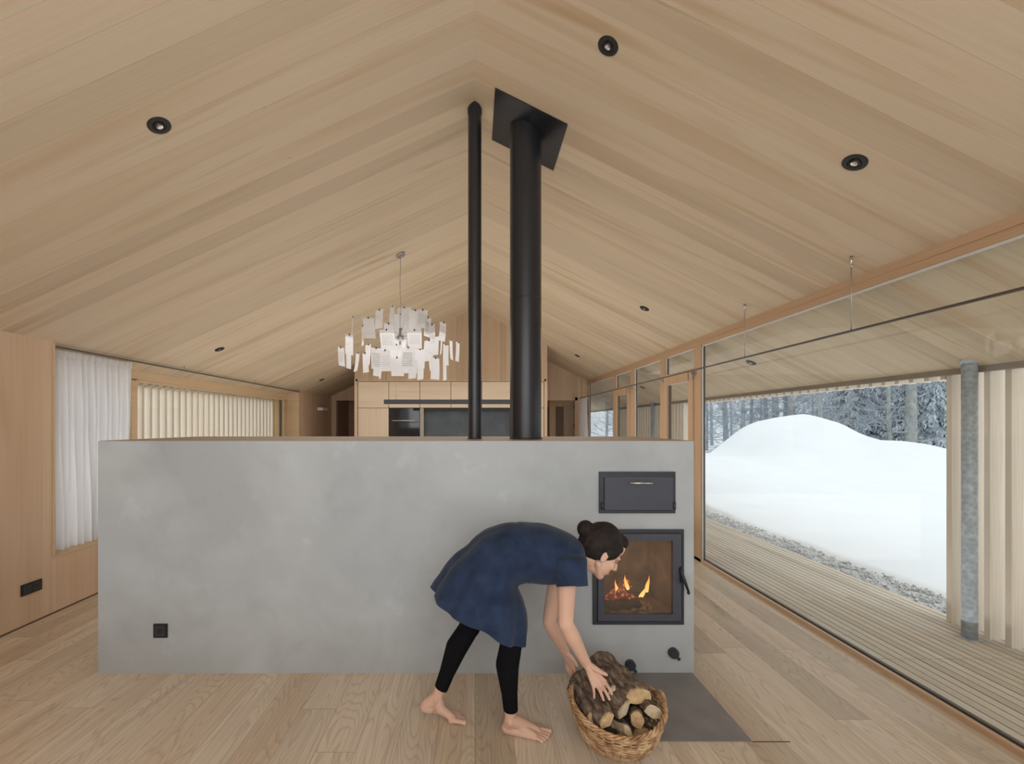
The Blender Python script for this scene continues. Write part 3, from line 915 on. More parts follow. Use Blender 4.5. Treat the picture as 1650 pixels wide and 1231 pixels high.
# ------------------------------------------------------------------ sockets
def socket(label, origin, e1, nrm, n):
    """n square inserts side by side; e1 along the wall, nrm out of the wall"""
    t = thing('power_socket', label, 'socket', origin)
    up = Vector((0, 0, 1))
    O = Vector(origin)

    def slab(a0, a1, z0, z1, d0, d1, mat, name, par):
        bm = B()
        vs = [bm.verts.new(O + e1 * a + up * z + nrm * d) for d in (d0, d1) for a, z in ((a0, z0), (a1, z0), (a1, z1), (a0, z1))]
        for q in ((0, 1, 2, 3), (7, 6, 5, 4), (0, 4, 5, 1), (1, 5, 6, 2), (2, 6, 7, 3), (3, 7, 4, 0)): bm.faces.new([vs[i] for i in q])
        bmesh.ops.bevel(bm, geom=bm.edges[:], offset=.0015, segments=2, affect='EDGES')
        return obj(name, bm, mat, par)
    w = .0405 if n == 1 else .076
    slab(-w, w, -.0405, .0405, 0, .009, M['black_matt'], 'cover_frame', t)
    for i in range(n):
        c_ = 0 if n == 1 else (-.0355 + .071 * i)
        s = slab(c_ - .028, c_ + .028, -.028, .028, .008, .0105, M['steel_dark'], 'insert', t)
        bm = B()
        cc = O + e1 * c_
        tube(bm, [cc + nrm * .0108, cc + nrm * .0112], .020, 24)
        obj('cup', bm, M['black'], s)
        bm = B()
        for sg in (-1, 1):
            ell(bm, cc + e1 * .0095 * sg + nrm * .0114, (.0025, .0025, .0025), seg=8)
        obj('pin_hole', bm, M['gasket'], s)


socket('single black power socket low on the plastered stove wall', P(259.5, 1015.7, SY0), Vector((1, 0, 0)), Vector((0, -1, 0)), 1)
socket('double black power socket on the wooden side wall', (-3.25, 3.25, 0.265), Vector((0, 1, 0)), Vector((1, 0, 0)), 2)

# ------------------------------------------------------------------ curtains and tracks
t = thing('curtain_track', 'slim grey curtain track along the glass front, hung on rods', 'curtain track', (2.24, 4, 2.016))
obj('rail', bx(2.232, 2.248, -1.2, 9.41, 2.008, 2.020), M['track'], t)
for y in (0.55, 1.595, 2.64, 3.685, 8.48):
    zc = ceil_z(2.24)
    rd = obj('rod', tube(B(), [(2.24, y, 2.02), (2.24, y, zc)], .0035, 8), M['alu'], t)
    obj('rod_cap', tube(tube(B(), [(2.24, y, zc - .05), (2.24, y, zc + .002)], [.0065, .0085], 12), [(2.24, y, zc - .062), (2.24, y, zc - .05)], .0085, 12), M['nickel'], rd)
for y in (4.80, 5.64, 6.73):
    obj('bracket', box(box(B(), 2.235, 2.392, y - .015, y + .015, 2.021, 2.026), 2.384, 2.390, y - .02, y + .02, 1.995, 2.045), M['alu'], t)
t = thing('curtain_track', 'slim grey curtain track over the slatted window, tight below the ceiling', 'curtain track', (-3.2, 6, 2.05))
obj('rail', bx(-3.262, -3.248, 3.43, 8.26, 2.056, 2.070), M['track'], t)
for y in (4.95, 6.55):
    obj('rod', tube(B(), [(-3.235, y, 2.07), (-3.235, y, ceil_z(-3.235))], .005, 8), M['alu'], t)


def curtain(label, x, y0, y1, z0, z1, folds, amp, seed, mat):
    rnd = random.Random(seed)
    bm = B()
    nu, nv = folds * 14, 26
    ph = [rnd.uniform(.8, 1.25) for _ in range(folds + 2)]
    grid = []
    for j in range(nv + 1):
        tz = j / nv
        z = z1 + (z0 - z1) * tz
        row = []
        for i in range(nu + 1):
            u = i / nu
            a_ = u * folds * 2 * math.pi
            k = ph[int(u * folds)]
            env = .28 + .72 * min(1, tz * 3.0)
            xx = x + amp * k * env * (math.sin(a_ + .8 * math.sin(tz * 2.2 + seed)) + .25 * math.sin(2 * a_ + tz * 3)) * .5
            yy = y0 + (y1 - y0) * u * (1 - .05 * tz * (1 if u > .5 else 0)) + .008 * math.sin(a_ * .5 + 3 * tz)
            zz = z + (.008 * math.sin(a_) if j == nv else 0)
            row.append(bm.verts.new((xx, yy, zz)))
        grid.append(row)
    for j in range(nv):
        for i in range(nu):
            bm.faces.new((grid[j][i], grid[j][i + 1], grid[j + 1][i + 1], grid[j + 1][i])).smooth = True
    t = thing('curtain', label, 'curtain', (x, (y0 + y1) / 2, z0))
    c_ = obj('fabric', bm, mat, t)
    # heading tape with pleats
    bm = B()
    row0, row1 = [], []
    for i in range(nu + 1):
        u = i / nu; a_ = u * folds * 2 * math.pi
        xx = x + .01 + amp * .25 * math.sin(a_) * .5
        row0.append(bm.verts.new((xx + .003, y0 + (y1 - y0) * u, z1 + .004))); row1.append(bm.verts.new((xx + .003, y0 + (y1 - y0) * u, z1 - .045)))
    for i in range(nu): bm.faces.new((row0[i], row0[i + 1], row1[i + 1], row1[i])).smooth = True
    obj('heading_tape', bm, mat, t)
    return t


curtain('white pleated curtain drawn aside at the left window', -3.315, 3.45, 4.275, 0.455, 2.046, 13, .055, 2, M['curtain'])
curtain('narrow white curtain bunched beside the far right corridor', 2.24, 8.86, 9.34, 0.02, 2.008, 7, .07, 4, M['curtain'])

# ------------------------------------------------------------------ paper note chandelier
cx, cy, cz = -0.776, 4.62, 2.36
ch = thing('note_chandelier', 'chandelier of white paper notes clipped to fanned wires', 'chandelier', (cx, cy, cz))
zc = ceil_z(cx)
nrm = Vector((ML, 0, -1)).normalized()
c0 = Vector((cx, cy, zc))
obj('ceiling_canopy', tube(tube(B(), [c0, c0 + nrm * .02], [.052, .048], 28), [c0 + nrm * .02, c0 + nrm * .028], [.02, .018], 16), M['alu'], ch)
obj('cable', tube(B(), [(cx + .003 * math.sin(i), cy, zc - .02 - (zc - .02 - cz - .10) * i / 12) for i in range(13)], .0032, 8), M['alu'], ch)
hub = B(); tube(hub, [(cx, cy, cz + .10), (cx, cy, cz - .12)], .012, 12)
ell(hub, (cx, cy, cz), (.035, .035, .035)); obj('hub', hub, M['alu'], ch, smooth=True)
bm = B(); ell(bm, (cx - .12, cy - .05, cz + .11), (.03, .02, .02)); obj('lamp_holder', bm, M['black_matt'], ch, smooth=True)
notes = [(248, 628, 350, 812, 0), (358, 555, 440, 722, 0), (490, 525, 548, 690, 0), (525, 595, 650, 745, 0), (560, 535, 685, 690, 0), (665, 560, 778, 740, 0),
         (750, 555, 830, 720, 1), (815, 625, 862, 800, 2), (395, 735, 530, 915, 1), (545, 730, 655, 900, 0), (650, 738, 780, 905, 1), (228, 700, 270, 880, 0),
         (270, 870, 338, 1075, 0), (185, 945, 240, 1105, 0), (235, 945, 305, 1120, 0), (330, 900, 410, 1090, 2), (400, 920, 500, 1135, 1), (495, 870, 610, 1040, 0),
         (600, 895, 720, 1085, 2), (500, 985, 615, 1150, 0), (610, 960, 740, 1120, 0), (725, 910, 808, 1078, 0), (740, 1010, 805, 1185, 0), (665, 1010, 745, 1175, 0),
         (800, 830, 892, 1015, 0), (855, 800, 940, 960, 0), (870, 990, 942, 1180, 0), (835, 940, 855, 1105, 0), (955, 670, 1005, 825, 1), (955, 790, 975, 945, 0),
         (975, 870, 1018, 1055, 0), (968, 1020, 1005, 1190, 0), (1030, 830, 1050, 1005, 0), (1098, 850, 1125, 1020, 0), (35, 895, 62, 1062, 1), (105, 780, 150, 960, 0),
         (115, 920, 130, 1070, 0), (148, 620, 170, 800, 0), (362, 990, 400, 1142, 0), (402, 1010, 438, 1175, 0), (445, 680, 520, 790, 0), (420, 880, 490, 1040, 0),
         (640, 640, 700, 800, 0), (850, 690, 900, 850, 1)]
rnd = random.Random(11)
for i, (a0, b0, a1, b1, style) in enumerate(notes):
    pc = ((a0 + a1) / 2 / 5.595 + 540, b0 / 5.595 + 400)
    hw = (a1 - a0) / 5.595 / F * cy
    hh = min((b1 - b0), 190) / 5.595 / F * cy
    hh = max(hh, .19)
    w_ = .118
    cosv = min(1.0, hw / w_)
    w_ = max(w_, hw)
    yaw = math.acos(cosv) * (1 if rnd.random() < .5 else -1)
    offx = (pc[0] - 645) / 97
    depth = cy + rnd.uniform(-.30, .22) * math.sqrt(max(0.12, 1 - min(1, abs(offx))))
    if style == 2 or style == 1: depth = cy - .30
    top = P(pc[0], pc[1], depth)
    s = depth / cy
    bm = B()
    nx, nzz = 5, 7
    roll = rnd.uniform(-.10, .10)
    bend = rnd.uniform(-.012, .012)
    ex = Vector((math.cos(yaw), math.sin(yaw), 0)); ey = Vector((-math.sin(yaw), math.cos(yaw), 0))
    grid = []
    def pt(u, v_):
        q = ex * ((u - .5) * w_ * s + math.sin(roll) * v_ * hh) + Vector((0, 0, -v_ * hh * s)) + ey * (bend * 4 * (u - .5) ** 2 + bend * 2 * v_ * v_)
        return top + q
    for a_ in range(nx + 1):
        grid.append([bm.verts.new(pt(a_ / nx, b_ / nzz)) for b_ in range(nzz + 1)])
    for a_ in range(nx):
        for b_ in range(nzz): bm.faces.new((grid[a_][b_], grid[a_ + 1][b_], grid[a_ + 1][b_ + 1], grid[a_][b_ + 1])).smooth = True
    if style:
        for L_ in range(9 if style == 1 else 8):
            vv = .25 + L_ * (.06 if style == 1 else .085)
            uu = .14
            while uu < .84:
                ln = rnd.uniform(.03, .10) if style == 1 else rnd.uniform(.02, .08)
                th_ = .009 if style == 1 else .026
                for sd in (-1, 1):
                    q = [pt(uu, vv) , pt(uu + ln, vv), pt(uu + ln, vv + th_), pt(uu, vv + th_)]
                    f = bm.faces.new([bm.verts.new(p_ + ey * .0012 * sd) for p_ in q]); f.material_index = 1
                uu += ln + rnd.uniform(.015, .06)
    me = bpy.data.meshes.new('note_sheet'); bm.to_mesh(me); bm.free()
    ns = link('note_sheet', me, [M['paper'], M['ink']], ch)
    bm = B(); box(bm, top.x - .006, top.x + .006, top.y - .006, top.y + .006, top.z - .008, top.z + .008)
    obj('clip', bm, M['black_matt'], ns)
    midp = Vector(((top.x + cx) / 2, (top.y + cy) / 2, max(top.z, cz) * .5 + top.z * .5 + .02))
    obj('wire', tube(B(), [(cx, cy, cz + .02), midp, top + Vector((0, 0, .02)), top], .0008, 5), M['alu'], ns)

# ------------------------------------------------------------------ basket
BX, BY, BR = 0.652, 2.045, math.radians(-12)
bk = thing('wicker_basket', 'oval wicker log basket with handles on floor by the hearth plate', 'basket', (BX, BY, 0))
HB = 0.168


def brad(t):
    """semi axes of the basket at height fraction t"""
    s = t ** .8
    return 0.140 + 0.058 * s + .012 * math.sin(t * 3.1), 0.118 + 0.108 * s + .012 * math.sin(t * 3.1)


def bpt(a, t, off=0.0, lift=0.0):
    rx, ry = brad(t)
    x_, y_ = (rx + off) * math.cos(a), (ry + off) * math.sin(a)
    return Vector((BX + x_ * math.cos(BR) - y_ * math.sin(BR), BY + x_ * math.sin(BR) + y_ * math.cos(BR),
                   0.008 + t * HB + lift + .012 * math.cos(2 * a) * t))


NS = 34
bm = B(); rnd = random.Random(3)
rows = 21
for j in range(rows):
    t0 = .03 + j / rows * .93
    r_ = .0036 * rnd.uniform(.85, 1.25)
    off0 = rnd.uniform(-.001, .001)
    nseg = NS * 4
    pts = [bpt(2 * math.pi * i / nseg, t0 + .012 * math.sin(2 * math.pi * i / nseg * 3 + j), .0055 * math.cos(math.pi * (i / 4 + j)) + off0) for i in range(nseg)]
    pts.append(pts[0])
    tube(bm, pts, r_, 6, cap=False)
obj('woven_wall', bm, M['wicker'], bk)
bm = B()
for i in range(NS):
    a_ = 2 * math.pi * (i + .5) / NS
    tube(bm, [bpt(a_, t_ / 6, 0) for t_ in range(7)], .0042, 6)
obj('stake_frame', bm, M['wicker'], bk)
bm = B()
for s_ in range(4):
    nseg = 160
    pts = []
    for i in range(nseg + 1):
        a_ = 2 * math.pi * i / nseg
        q = a_ * 11 + s_ * math.pi / 2
        pts.append(bpt(a_, 1.0, .006 + .008 * math.cos(q), .004 + .008 * math.sin(q)))
    tube(bm, pts, .0055, 7, cap=False)
obj('rim', bm, M['wicker'], bk)
bm = B()
for s_ in range(3):
    pts = []
    for i in range(121):
        a_ = 2 * math.pi * i / 120
        q = a_ * 12 + s_ * 2.09
        pts.append(bpt(a_, 0.0, .004 + .006 * math.cos(q), .003 + .006 * math.sin(q)))
    tube(bm, pts, .005, 6, cap=False)
c_ = bm.verts.new((BX, BY, .012))
rg = [bm.verts.new(bpt(2 * math.pi * k / 40, 0)) for k in range(40)]
for k in range(40): bm.faces.new((c_, rg[k], rg[(k + 1) % 40]))
obj('base', bm, M['wicker'], bk)
for a0 in (math.radians(192), math.radians(12)):
    bm = B()
    for s_ in range(3):
        pts = []
        for i in range(41):
            u_ = i / 40
            a_ = a0 + (u_ - .5) * .52
            q = u_ * 22 + s_ * 2.09
            pts.append(bpt(a_, 1.0, .012 + .006 * math.cos(q), .035 * math.sin(math.pi * u_) + .006 * math.sin(q) - .006))
        tube(bm, pts, .0045, 6)
    obj('handle', bm, M['wicker'], bk)


# ------------------------------------------------------------------ firewood
def firelog(label, pB, pE, r, sec, roll, seed, mat=None):
    """split log from its rear end pB to its cut end pE; sec = arc of bark in degrees (360 = whole round)"""
    mat = mat or M['cutwood']
    rnd = random.Random(seed)
    pB, pE = Vector(pB), Vector(pE)
    d = (pE - pB); L = d.length; d.normalize()
    side = d.cross(Vector((0, 0, 1))).normalized(); up = side.cross(d).normalized()
    M3 = Matrix((side, up, d)).transposed()          # local x across, y up, z along
    na = 18
    half = math.radians(sec) / 2
    w1, w2 = rnd.uniform(0, 6), rnd.uniform(0, 6)
    ph = [1 + .09 * math.sin(i / na * 2 * half * 2 + w1) + .04 * math.sin(i / na * 2 * half * 5 + w2) for i in range(na + 1)]
    ns_ = 16
    if sec < 360:
        cy_ = -math.cos(min(half, math.pi)) * .0
        shift = r * (.45 if sec <= 130 else .2)
    else: shift = 0
    cr, sr = math.cos(roll), math.sin(roll)

    def sec_pt(a, rr, jz):
        x_, y_ = rr * math.sin(a), rr * math.cos(a) - shift
        return Vector((x_ * cr - y_ * sr, x_ * sr + y_ * cr, jz))
    wood_, bark_ = B(), B()
    rings, brings = [], []
    for j in range(ns_ + 1):
        z = L * j / ns_
        wob = 1 + .06 * math.sin(j * .9 + seed) + rnd.uniform(-.03, .03)
        ring_, br_ = [], []
        for i in range(na + 1):
            a = -half + 2 * half * i / na
            k = ph[i] * wob * (1 + .02 * math.sin(i * 2.3 + j * .7))
            ez = (rnd.uniform(-.006, .006) if j in (0, ns_) else 0)
            if sec >= 360 and i == na: continue
            ring_.append(wood_.verts.new(sec_pt(a, r * k * .89, z)))
            kk = k * (1 + rnd.uniform(-.03, .05) * (0 if j in (0, ns_) else 1))
            br_.append((sec_pt(a, r * kk * 1.0, min(max(z, .004), L - .008) + (rnd.uniform(-.004, .003) if j in (0, ns_) else 0))))
        if sec < 360:
            ring_.append(wood_.verts.new(Vector((0 * cr - (-shift) * sr, 0 * sr + (-shift) * cr, z)) + Vector((rnd.uniform(-.004, .004), rnd.uniform(-.004, .004), 0))))
        rings.append(ring_); brings.append(br_)
    m_ = len(rings[0])
    for a_, b_ in zip(rings, rings[1:]):
        for k in range(m_): wood_.faces.new((a_[k], a_[(k + 1) % m_], b_[(k + 1) % m_], b_[k]))
    for rg_, zc_ in ((rings[0], 0), (rings[-1], L)):
        cc = sum((v_.co for v_ in rg_), Vector()) / m_
        c_ = wood_.verts.new(cc + Vector((0, 0, rnd.uniform(-.003, .004))))
        for k in range(m_): wood_.faces.new((c_, rg_[k], rg_[(k + 1) % m_]))
    bv = [[bark_.verts.new(p) for p in row] for row in brings]
    inner = [[bark_.verts.new(Vector((p.x * .93, p.y * .93, p.z))) for p in row] for row in brings]
    mm = len(bv[0]); last = mm if sec >= 360 else mm - 1
    for j in range(ns_):
        for k in range(last):
            bark_.faces.new((bv[j][k], bv[j][(k + 1) % mm], bv[j + 1][(k + 1) % mm], bv[j + 1][k]))
    for j in (0, ns_):
        for k in range(last):
            bark_.faces.new((bv[j][k], bv[j][(k + 1) % mm], inner[j][(k + 1) % mm], inner[j][k]))
    bmesh.ops.recalc_face_normals(wood_, faces=wood_.faces[:])
    me = bpy.data.meshes.new('firewood_log'); wood_.to_mesh(me); wood_.free()
    o = bpy.data.objects.new('firewood_log', me); C.objects.link(o); me.materials.append(mat)
    o.matrix_world = Matrix.Translation(pB) @ M3.to_4x4()
    tag(o, label, 'firewood', 'split logs in the wicker basket')
    for v_ in bark_.verts:
        v_.co += v_.co.normalized() * 0
    bmesh.ops.recalc_face_normals(bark_, faces=bark_.faces[:])
    bmesh.ops.subdivide_edges(bark_, edges=bark_.edges[:], cuts=1, use_grid_fill=True)
    for v_ in bark_.verts:
        rad = Vector((v_.co.x, v_.co.y, 0))
        if rad.length > r * .5 and .006 < v_.co.z < L - .006:
            v_.co += rad.normalized() * (noise.noise(Vector((v_.co.x * 55, v_.co.y * 55, v_.co.z * 22 + seed * 9))) * .0055)
    mb = bpy.data.meshes.new('bark'); bark_.to_mesh(mb); bark_.free()
    for p in mb.polygons: p.use_smooth = True
    bo = bpy.data.objects.new('bark', mb); C.objects.link(bo); mb.materials.append(M['bark']); bo.parent = o
    return o


firelog('largest bark log on top of the basket pile, rear end highest', P(965, 1068, 2.30), P(1027, 1129, 2.00), .078, 165, 0.15, 1)
firelog('long log on the left of the basket with pale wedge end', P(930, 1093, 2.20), P(979, 1163, 1.905), .056, 120, -0.75, 2)
firelog('outermost bark log against the left basket rim', P(925, 1108, 2.17), P(958, 1160, 1.95), .040, 360, 0.3, 3)
firelog('middle log under the near hand, broad pale cut end', P(938, 1085, 2.20), P(1006, 1147, 1.95), .056, 115, -0.75, 4, M['cutwood2'])
firelog('short log with pale end between hand and largest log', P(966, 1082, 2.16), P(987, 1112, 2.015), .032, 120, -1.0, 5, M['cutwood2'])
firelog('log by the right basket rim with rounded pale cut end', P(1020, 1115, 2.19), P(1053, 1153, 1.955), .050, 150, 0.35, 6, M['cutwood2'])
firelog('low split log lying across the front of the basket', P(975, 1160, 2.06), P(1012, 1178, 1.90), .036, 130, 1.2, 7, M['cutwood2'])
firelog('dark log in the gap between middle and right logs', P(1020, 1128, 2.20), P(1027, 1160, 1.98), .036, 360, 0.0, 8)
firelog('buried log at the bottom of the basket', (0.60, 2.20, 0.075), (0.66, 1.95, 0.07), .05, 360, 0, 9)
firelog('buried log low on the right side of the basket', (0.74, 2.16, 0.075), (0.74, 1.97, 0.07), .045, 360, 0, 10)

# ------------------------------------------------------------------ the woman
YM = 2.13
per = thing('person', 'barefoot woman in navy dress and black leggings bending to a basket of logs', 'person', (0.1, 2.13, 0))
# head frame
hf_ = Vector((.80, 0, -.60)); hu = Vector((.60, 0, .80)); hl = Vector((0, -1, 0))
tilt = Matrix.Rotation(math.radians(6), 3, 'Z')
hf_, hu, hl = tilt @ hf_, tilt @ hu, tilt @ hl
HC = P(969, 888, 2.11)
HM = Matrix((hf_, hl, hu)).transposed()


def H(x_, y_, z_):
    return HC + HM @ Vector((x_, y_, z_))


body = B()
ell(body, H(-.012, 0, .030), (.092, .072, .088), HM, 28)
ell(body, H(.028, 0, -.030), (.060, .056, .080), HM, 28)
cap(body, H(.062, 0, -.096), H(.058, 0, -.090), .020, .022)
for s_ in (-1, 1):
    cap(body, H(-.005, .052 * s_, -.055), H(.052, .014 * s_, -.098), .016, .016)      # jaw
    ell(body, H(.052, .034 * s_, -.030), (.026, .022, .022), HM)                       # cheek
    ell(body, H(-.008, .074 * s_, -.012), (.016, .006, .030), HM)                      # ear
    cap(body, H(.078, .012 * s_, .022), H(.070, .044 * s_, .020), .009, .008)          # brow
    ell(body, H(.092, .009 * s_, -.036), (.008, .008, .007), HM)                       # nostril wing
cap(body, H(.086, 0, .012), H(.106, 0, -.030), .007, .010)                             # nose
cap(body, H(.079, -.016, -.062), H(.083, 0, -.060), .006, .007)
cap(body, H(.079, .016, -.062), H(.083, 0, -.060), .006, .007)
cap(body, H(.076, -.012, -.073), H(.076, .012, -.073), .0075, .0075)                   # lips
ell(body, H(.04, 0, .055), (.048, .055, .05), HM)                                      # forehead
nb = P(925, 888, YM)
cap(body, H(-.035, 0, -.060), nb, .050, .055)
cap(body, H(-.005, 0, -.075), nb + Vector((0.02, 0, -.03)), .040, .045)
# torso inside the dress
hipc = P(782, 902, YM)
cap(body, nb + Vector((-.03, 0, -.01)), P(890, 895, YM), .075, .095)
cap(body, P(890, 895, YM), P(835, 892, YM), .095, .09)
cap(body, P(835, 892, YM), hipc, .09, .09)
# shoulders, arms
shN, shF = P(914, 903, 2.025), P(905, 890, 2.24)
cap(body, nb + Vector((-.03, 0, 0)), shN, .045, .045)
cap(body, nb + Vector((-.03, 0, 0)), shF, .045, .045)
elN, wrN = P(911, 1004, 1.965), P(944, 1068, 2.045)
elF, wrF = P(885, 1002, 2.215), P(911, 1050, 2.28)
for sh, el_, wr in ((shN, elN, wrN), (shF, elF, wrF)):
    mid_ = sh.lerp(el_, .45)
    cap(body, sh, mid_, .047, .043); cap(body, mid_, el_, .043, .034)
    fm = el_.lerp(wr, .3)
    cap(body, el_, fm, .034, .036); cap(body, fm, wr, .036, .0235)
handN = B()
nails = []


def hand(clay, wr, kn, tips, mids, thumb, rf=.0078, thick=.013, back=Vector((0, -1, 0))):
    """palm from the wrist to four knuckles, then bent fingers and a thumb rooted in the side of the palm"""
    for k in range(4):
        root = wr.lerp(kn[k], .18)
        cap(clay, root, kn[k], thick * (1.05 if k in (1, 2) else .95), .0105)
    for k in range(3): cap(clay, kn[k], kn[k + 1], .0105, .0105)
    cap(clay, wr, wr.lerp((kn[1] + kn[2]) / 2, .45), .021, .016)
    for k in range(4):
        r0 = rf * (1.0 if k else .88)
        cap(clay, kn[k], mids[k][0], r0 * 1.12, r0 * 1.0)
        cap(clay, mids[k][0], mids[k][1], r0 * 1.0, r0 * .9)
        cap(clay, mids[k][1], tips[k], r0 * .9, r0 * .74)
    cap(clay, wr.lerp(thumb[0], .35), thumb[0], .015, .0125)
    cap(clay, thumb[0], thumb[1], .0125, .0095)
    cap(clay, thumb[1], thumb[2], .0095, .0078)


def chain(k, t, bulge):
    """two joints between knuckle and fingertip, arched towards the back of the hand"""
    a_, b_ = k.lerp(t, .42), k.lerp(t, .74)
    return (a_ + bulge, b_ + bulge * .8)


cap(body, wrN.lerp(elN, .15), wrN, .026, .024)
kn = [P(955, 1102, 2.005), P(962.5, 1105, 1.998), P(969, 1103.5, 2.000), P(974.5, 1098, 2.012)]       # little .. index
tp = [P(957.5, 1124, 1.985), P(972.5, 1128, 1.958), P(982, 1127, 1.953), P(985.5, 1118, 1.965)]
bl = Vector((0, -.006, .004))
hand(body, wrN, kn, tp, [chain(a_, b_, bl) for a_, b_ in zip(kn, tp)], [P(963, 1080, 2.01), P(969.5, 1083.5, 2.0), P(977, 1087, 1.99)])
knF = [P(914, 1070, 2.31), P(917, 1072, 2.30), P(921, 1073, 2.285), P(925, 1072, 2.27)]
tpF = [P(916, 1084, 2.30), P(920, 1088, 2.29), P(925, 1089, 2.275), P(930, 1086, 2.26)]
hand(body, wrF, knF, tpF, [chain(a_, b_, Vector((-.006, 0, .002))) for a_, b_ in zip(knF, tpF)], [P(921, 1060, 2.25), P(926, 1066, 2.24), P(930, 1073, 2.235)])
# legs
hipN, hipF = P(794, 912, 2.06), P(778, 914, 2.20)
knN, knF_ = P(824, 1035, 2.05), P(757, 1010, 2.20)
anN, anF = P(823, 1160, 2.08), P(704, 1124, 2.20)


def leg(bm, h, k, a_, g_):
    cap(bm, h, h.lerp(k, .5), .088 + g_, .070 + g_)
    cap(bm, h.lerp(k, .5), k, .070 + g_, .050 + g_)
    back = Vector((-.018, 0, 0))
    c1 = k.lerp(a_, .32) + back
    cap(bm, k, c1, .047 + g_, .051 + g_)
    cap(bm, c1, k.lerp(a_, .72) + back * .4, .051 + g_, .035 + g_)
    cap(bm, k.lerp(a_, .72) + back * .4, a_, .035 + g_, .030 + g_)


leg(body, hipN, knN, anN, -.004)
leg(body, hipF, knF_, anF, -.004)


def foot(bm, ankle, heel, yaw, L_, inner, heel_up=0.0):
    """inner = +1/-1: side of the big toe in the foot's own frame"""
    f = Vector((math.cos(yaw), math.sin(yaw), 0)); s_ = Vector((-math.sin(yaw), math.cos(yaw), 0)) * inner
    def q(a_, b_, z_): return Vector((heel.x, heel.y, 0)) + f * a_ * L_ + s_ * b_ + Vector((0, 0, z_ + heel_up * max(0, 1 - a_ / .68)))
    cap(bm, q(.10, 0, .027), q(.20, 0, .028), .027, .027)
    cap(bm, q(.13, 0, .04), ankle, .027, .031)
    cap(bm, ankle + Vector((0, 0, .0)), q(.42, .006, .048), .031, .026)
    cap(bm, q(.42, .008, .046), q(.70, .014, .022), .025, .017)
    cap(bm, q(.40, -.006, .036), q(.66, -.020, .018), .022, .015)
    cap(bm, q(.15, -.005, .020), q(.64, -.026, .015), .020, .014)
    cap(bm, q(.68, .024, .018), q(.66, -.028, .014), .018, .014)
    toes = [(.028, .99, .0120), (.0065, .975, .0080), (-.0100, .945, .0077), (-.0255, .90, .0073), (-.0400, .845, .0076)]
    for b_, e_, r_ in toes:
        cap(bm, q(.72, b_ * .92, .016), q(e_ - .10, b_, .014), r_ * 1.05, r_ * .92)
        cap(bm, q(e_ - .10, b_, .014), q(e_ - .035, b_ * 1.03, r_ * .9), r_ * .92, r_)
    # ankle bones
    for k in (-1, 1): ell(bm, ankle + s_ * .028 * k + Vector((0, 0, .002)), (.012, .010, .014), seg=12)
    return q


hN = P(815, 1181, 2.095); hN.z = 0
qn = foot(body, anN, Vector((.130, 2.10, 0)), math.radians(-9), .232, 1)
qf = foot(body, anF, Vector((-.268, 2.205, 0)), math.radians(-6), .232, -1, .035)
for s_ in (-1, 1):
    pass
me = remesh(body, .0031, 4)
me.materials.append(M['skin'])
bo = bpy.data.objects.new('body', me); C.objects.link(bo)
bo.parent = per; bo.matrix_parent_inverse = Matrix.Translation(-per.location)

# eyes (lids lowered) and lips
for s_ in (-1, 1):
    e = B(); ell(e, H(.0715, .031 * s_, .001), (.0095, .013, .007), HM, 16)
    eo = obj('eye', e, M['eye'], per, True)
    e = B(); ell(e, H(.0795, .031 * s_, -.001), (.0030, .0065, .0050), HM, 12)
    obj('iris', e, M['hair'], eo, True)
    e = B(); cap(e, H(.088, .014 * s_, .026), H(.074, .050 * s_, .027), .0032, .0024, 8)
    obj('eyebrow', e, M['hair'], per, True)
e = B(); cap(e, H(.0855, -.014, -.0675), H(.0865, .014, -.0675), .0042, .0042, 8)
obj('mouth', e, M['lip'], per, True)
# hair
hr = B()
ell(hr, H(-.020, 0, .040), (.100, .083, .094), HM, 28)
ell(hr, H(-.050, 0, .005), (.075, .078, .080), HM, 24)
ell(hr, H(.040, 0, .090), (.045, .055, .036), HM, 20)
cap(hr, H(-.07, 0, .06), H(-.118, 0, .045), .034, .034)
ell(hr, H(-.128, 0, .040), (.038, .040, .042), HM, 20)
for s_ in (-1, 1):
    cap(hr, H(.035, .058 * s_, .055), H(.0, .072 * s_, .010), .022, .014)
me = remesh(hr, .005, 3)
for v_ in me.vertices:
    loc = HM.transposed() @ (v_.co - HC)
    v_.co += v_.normal * (noise.noise(Vector((loc.y * 60, loc.z * 14, loc.x * 14))) * .004)
me.materials.append(M['hair'])
ho = bpy.data.objects.new('hair', me); C.objects.link(ho); ho.parent = per; ho.matrix_parent_inverse = Matrix.Translation(-per.location)
e = B(); tube(e, [H(-.103, .030 * math.cos(a_), .046 + .030 * math.sin(a_)) for a_ in [2 * math.pi * k / 20 for k in range(21)]], .005, 6, cap=False)
obj('hair_tie', e, M['leggings'], ho, True)

# leggings
lg = B()
def legging(h, k, a_, t_end):
    leg(lg, h, k, a_.lerp(k, 0), .004)
legging(hipN, knN, anN.lerp(knN, .10), 1)
legging(hipF, knF_, anF.lerp(knF_, .10), 1)
cap(lg, hipc, hipc + Vector((.03, 0, -.01)), .085, .085)
me = remesh(lg, .006, 4)
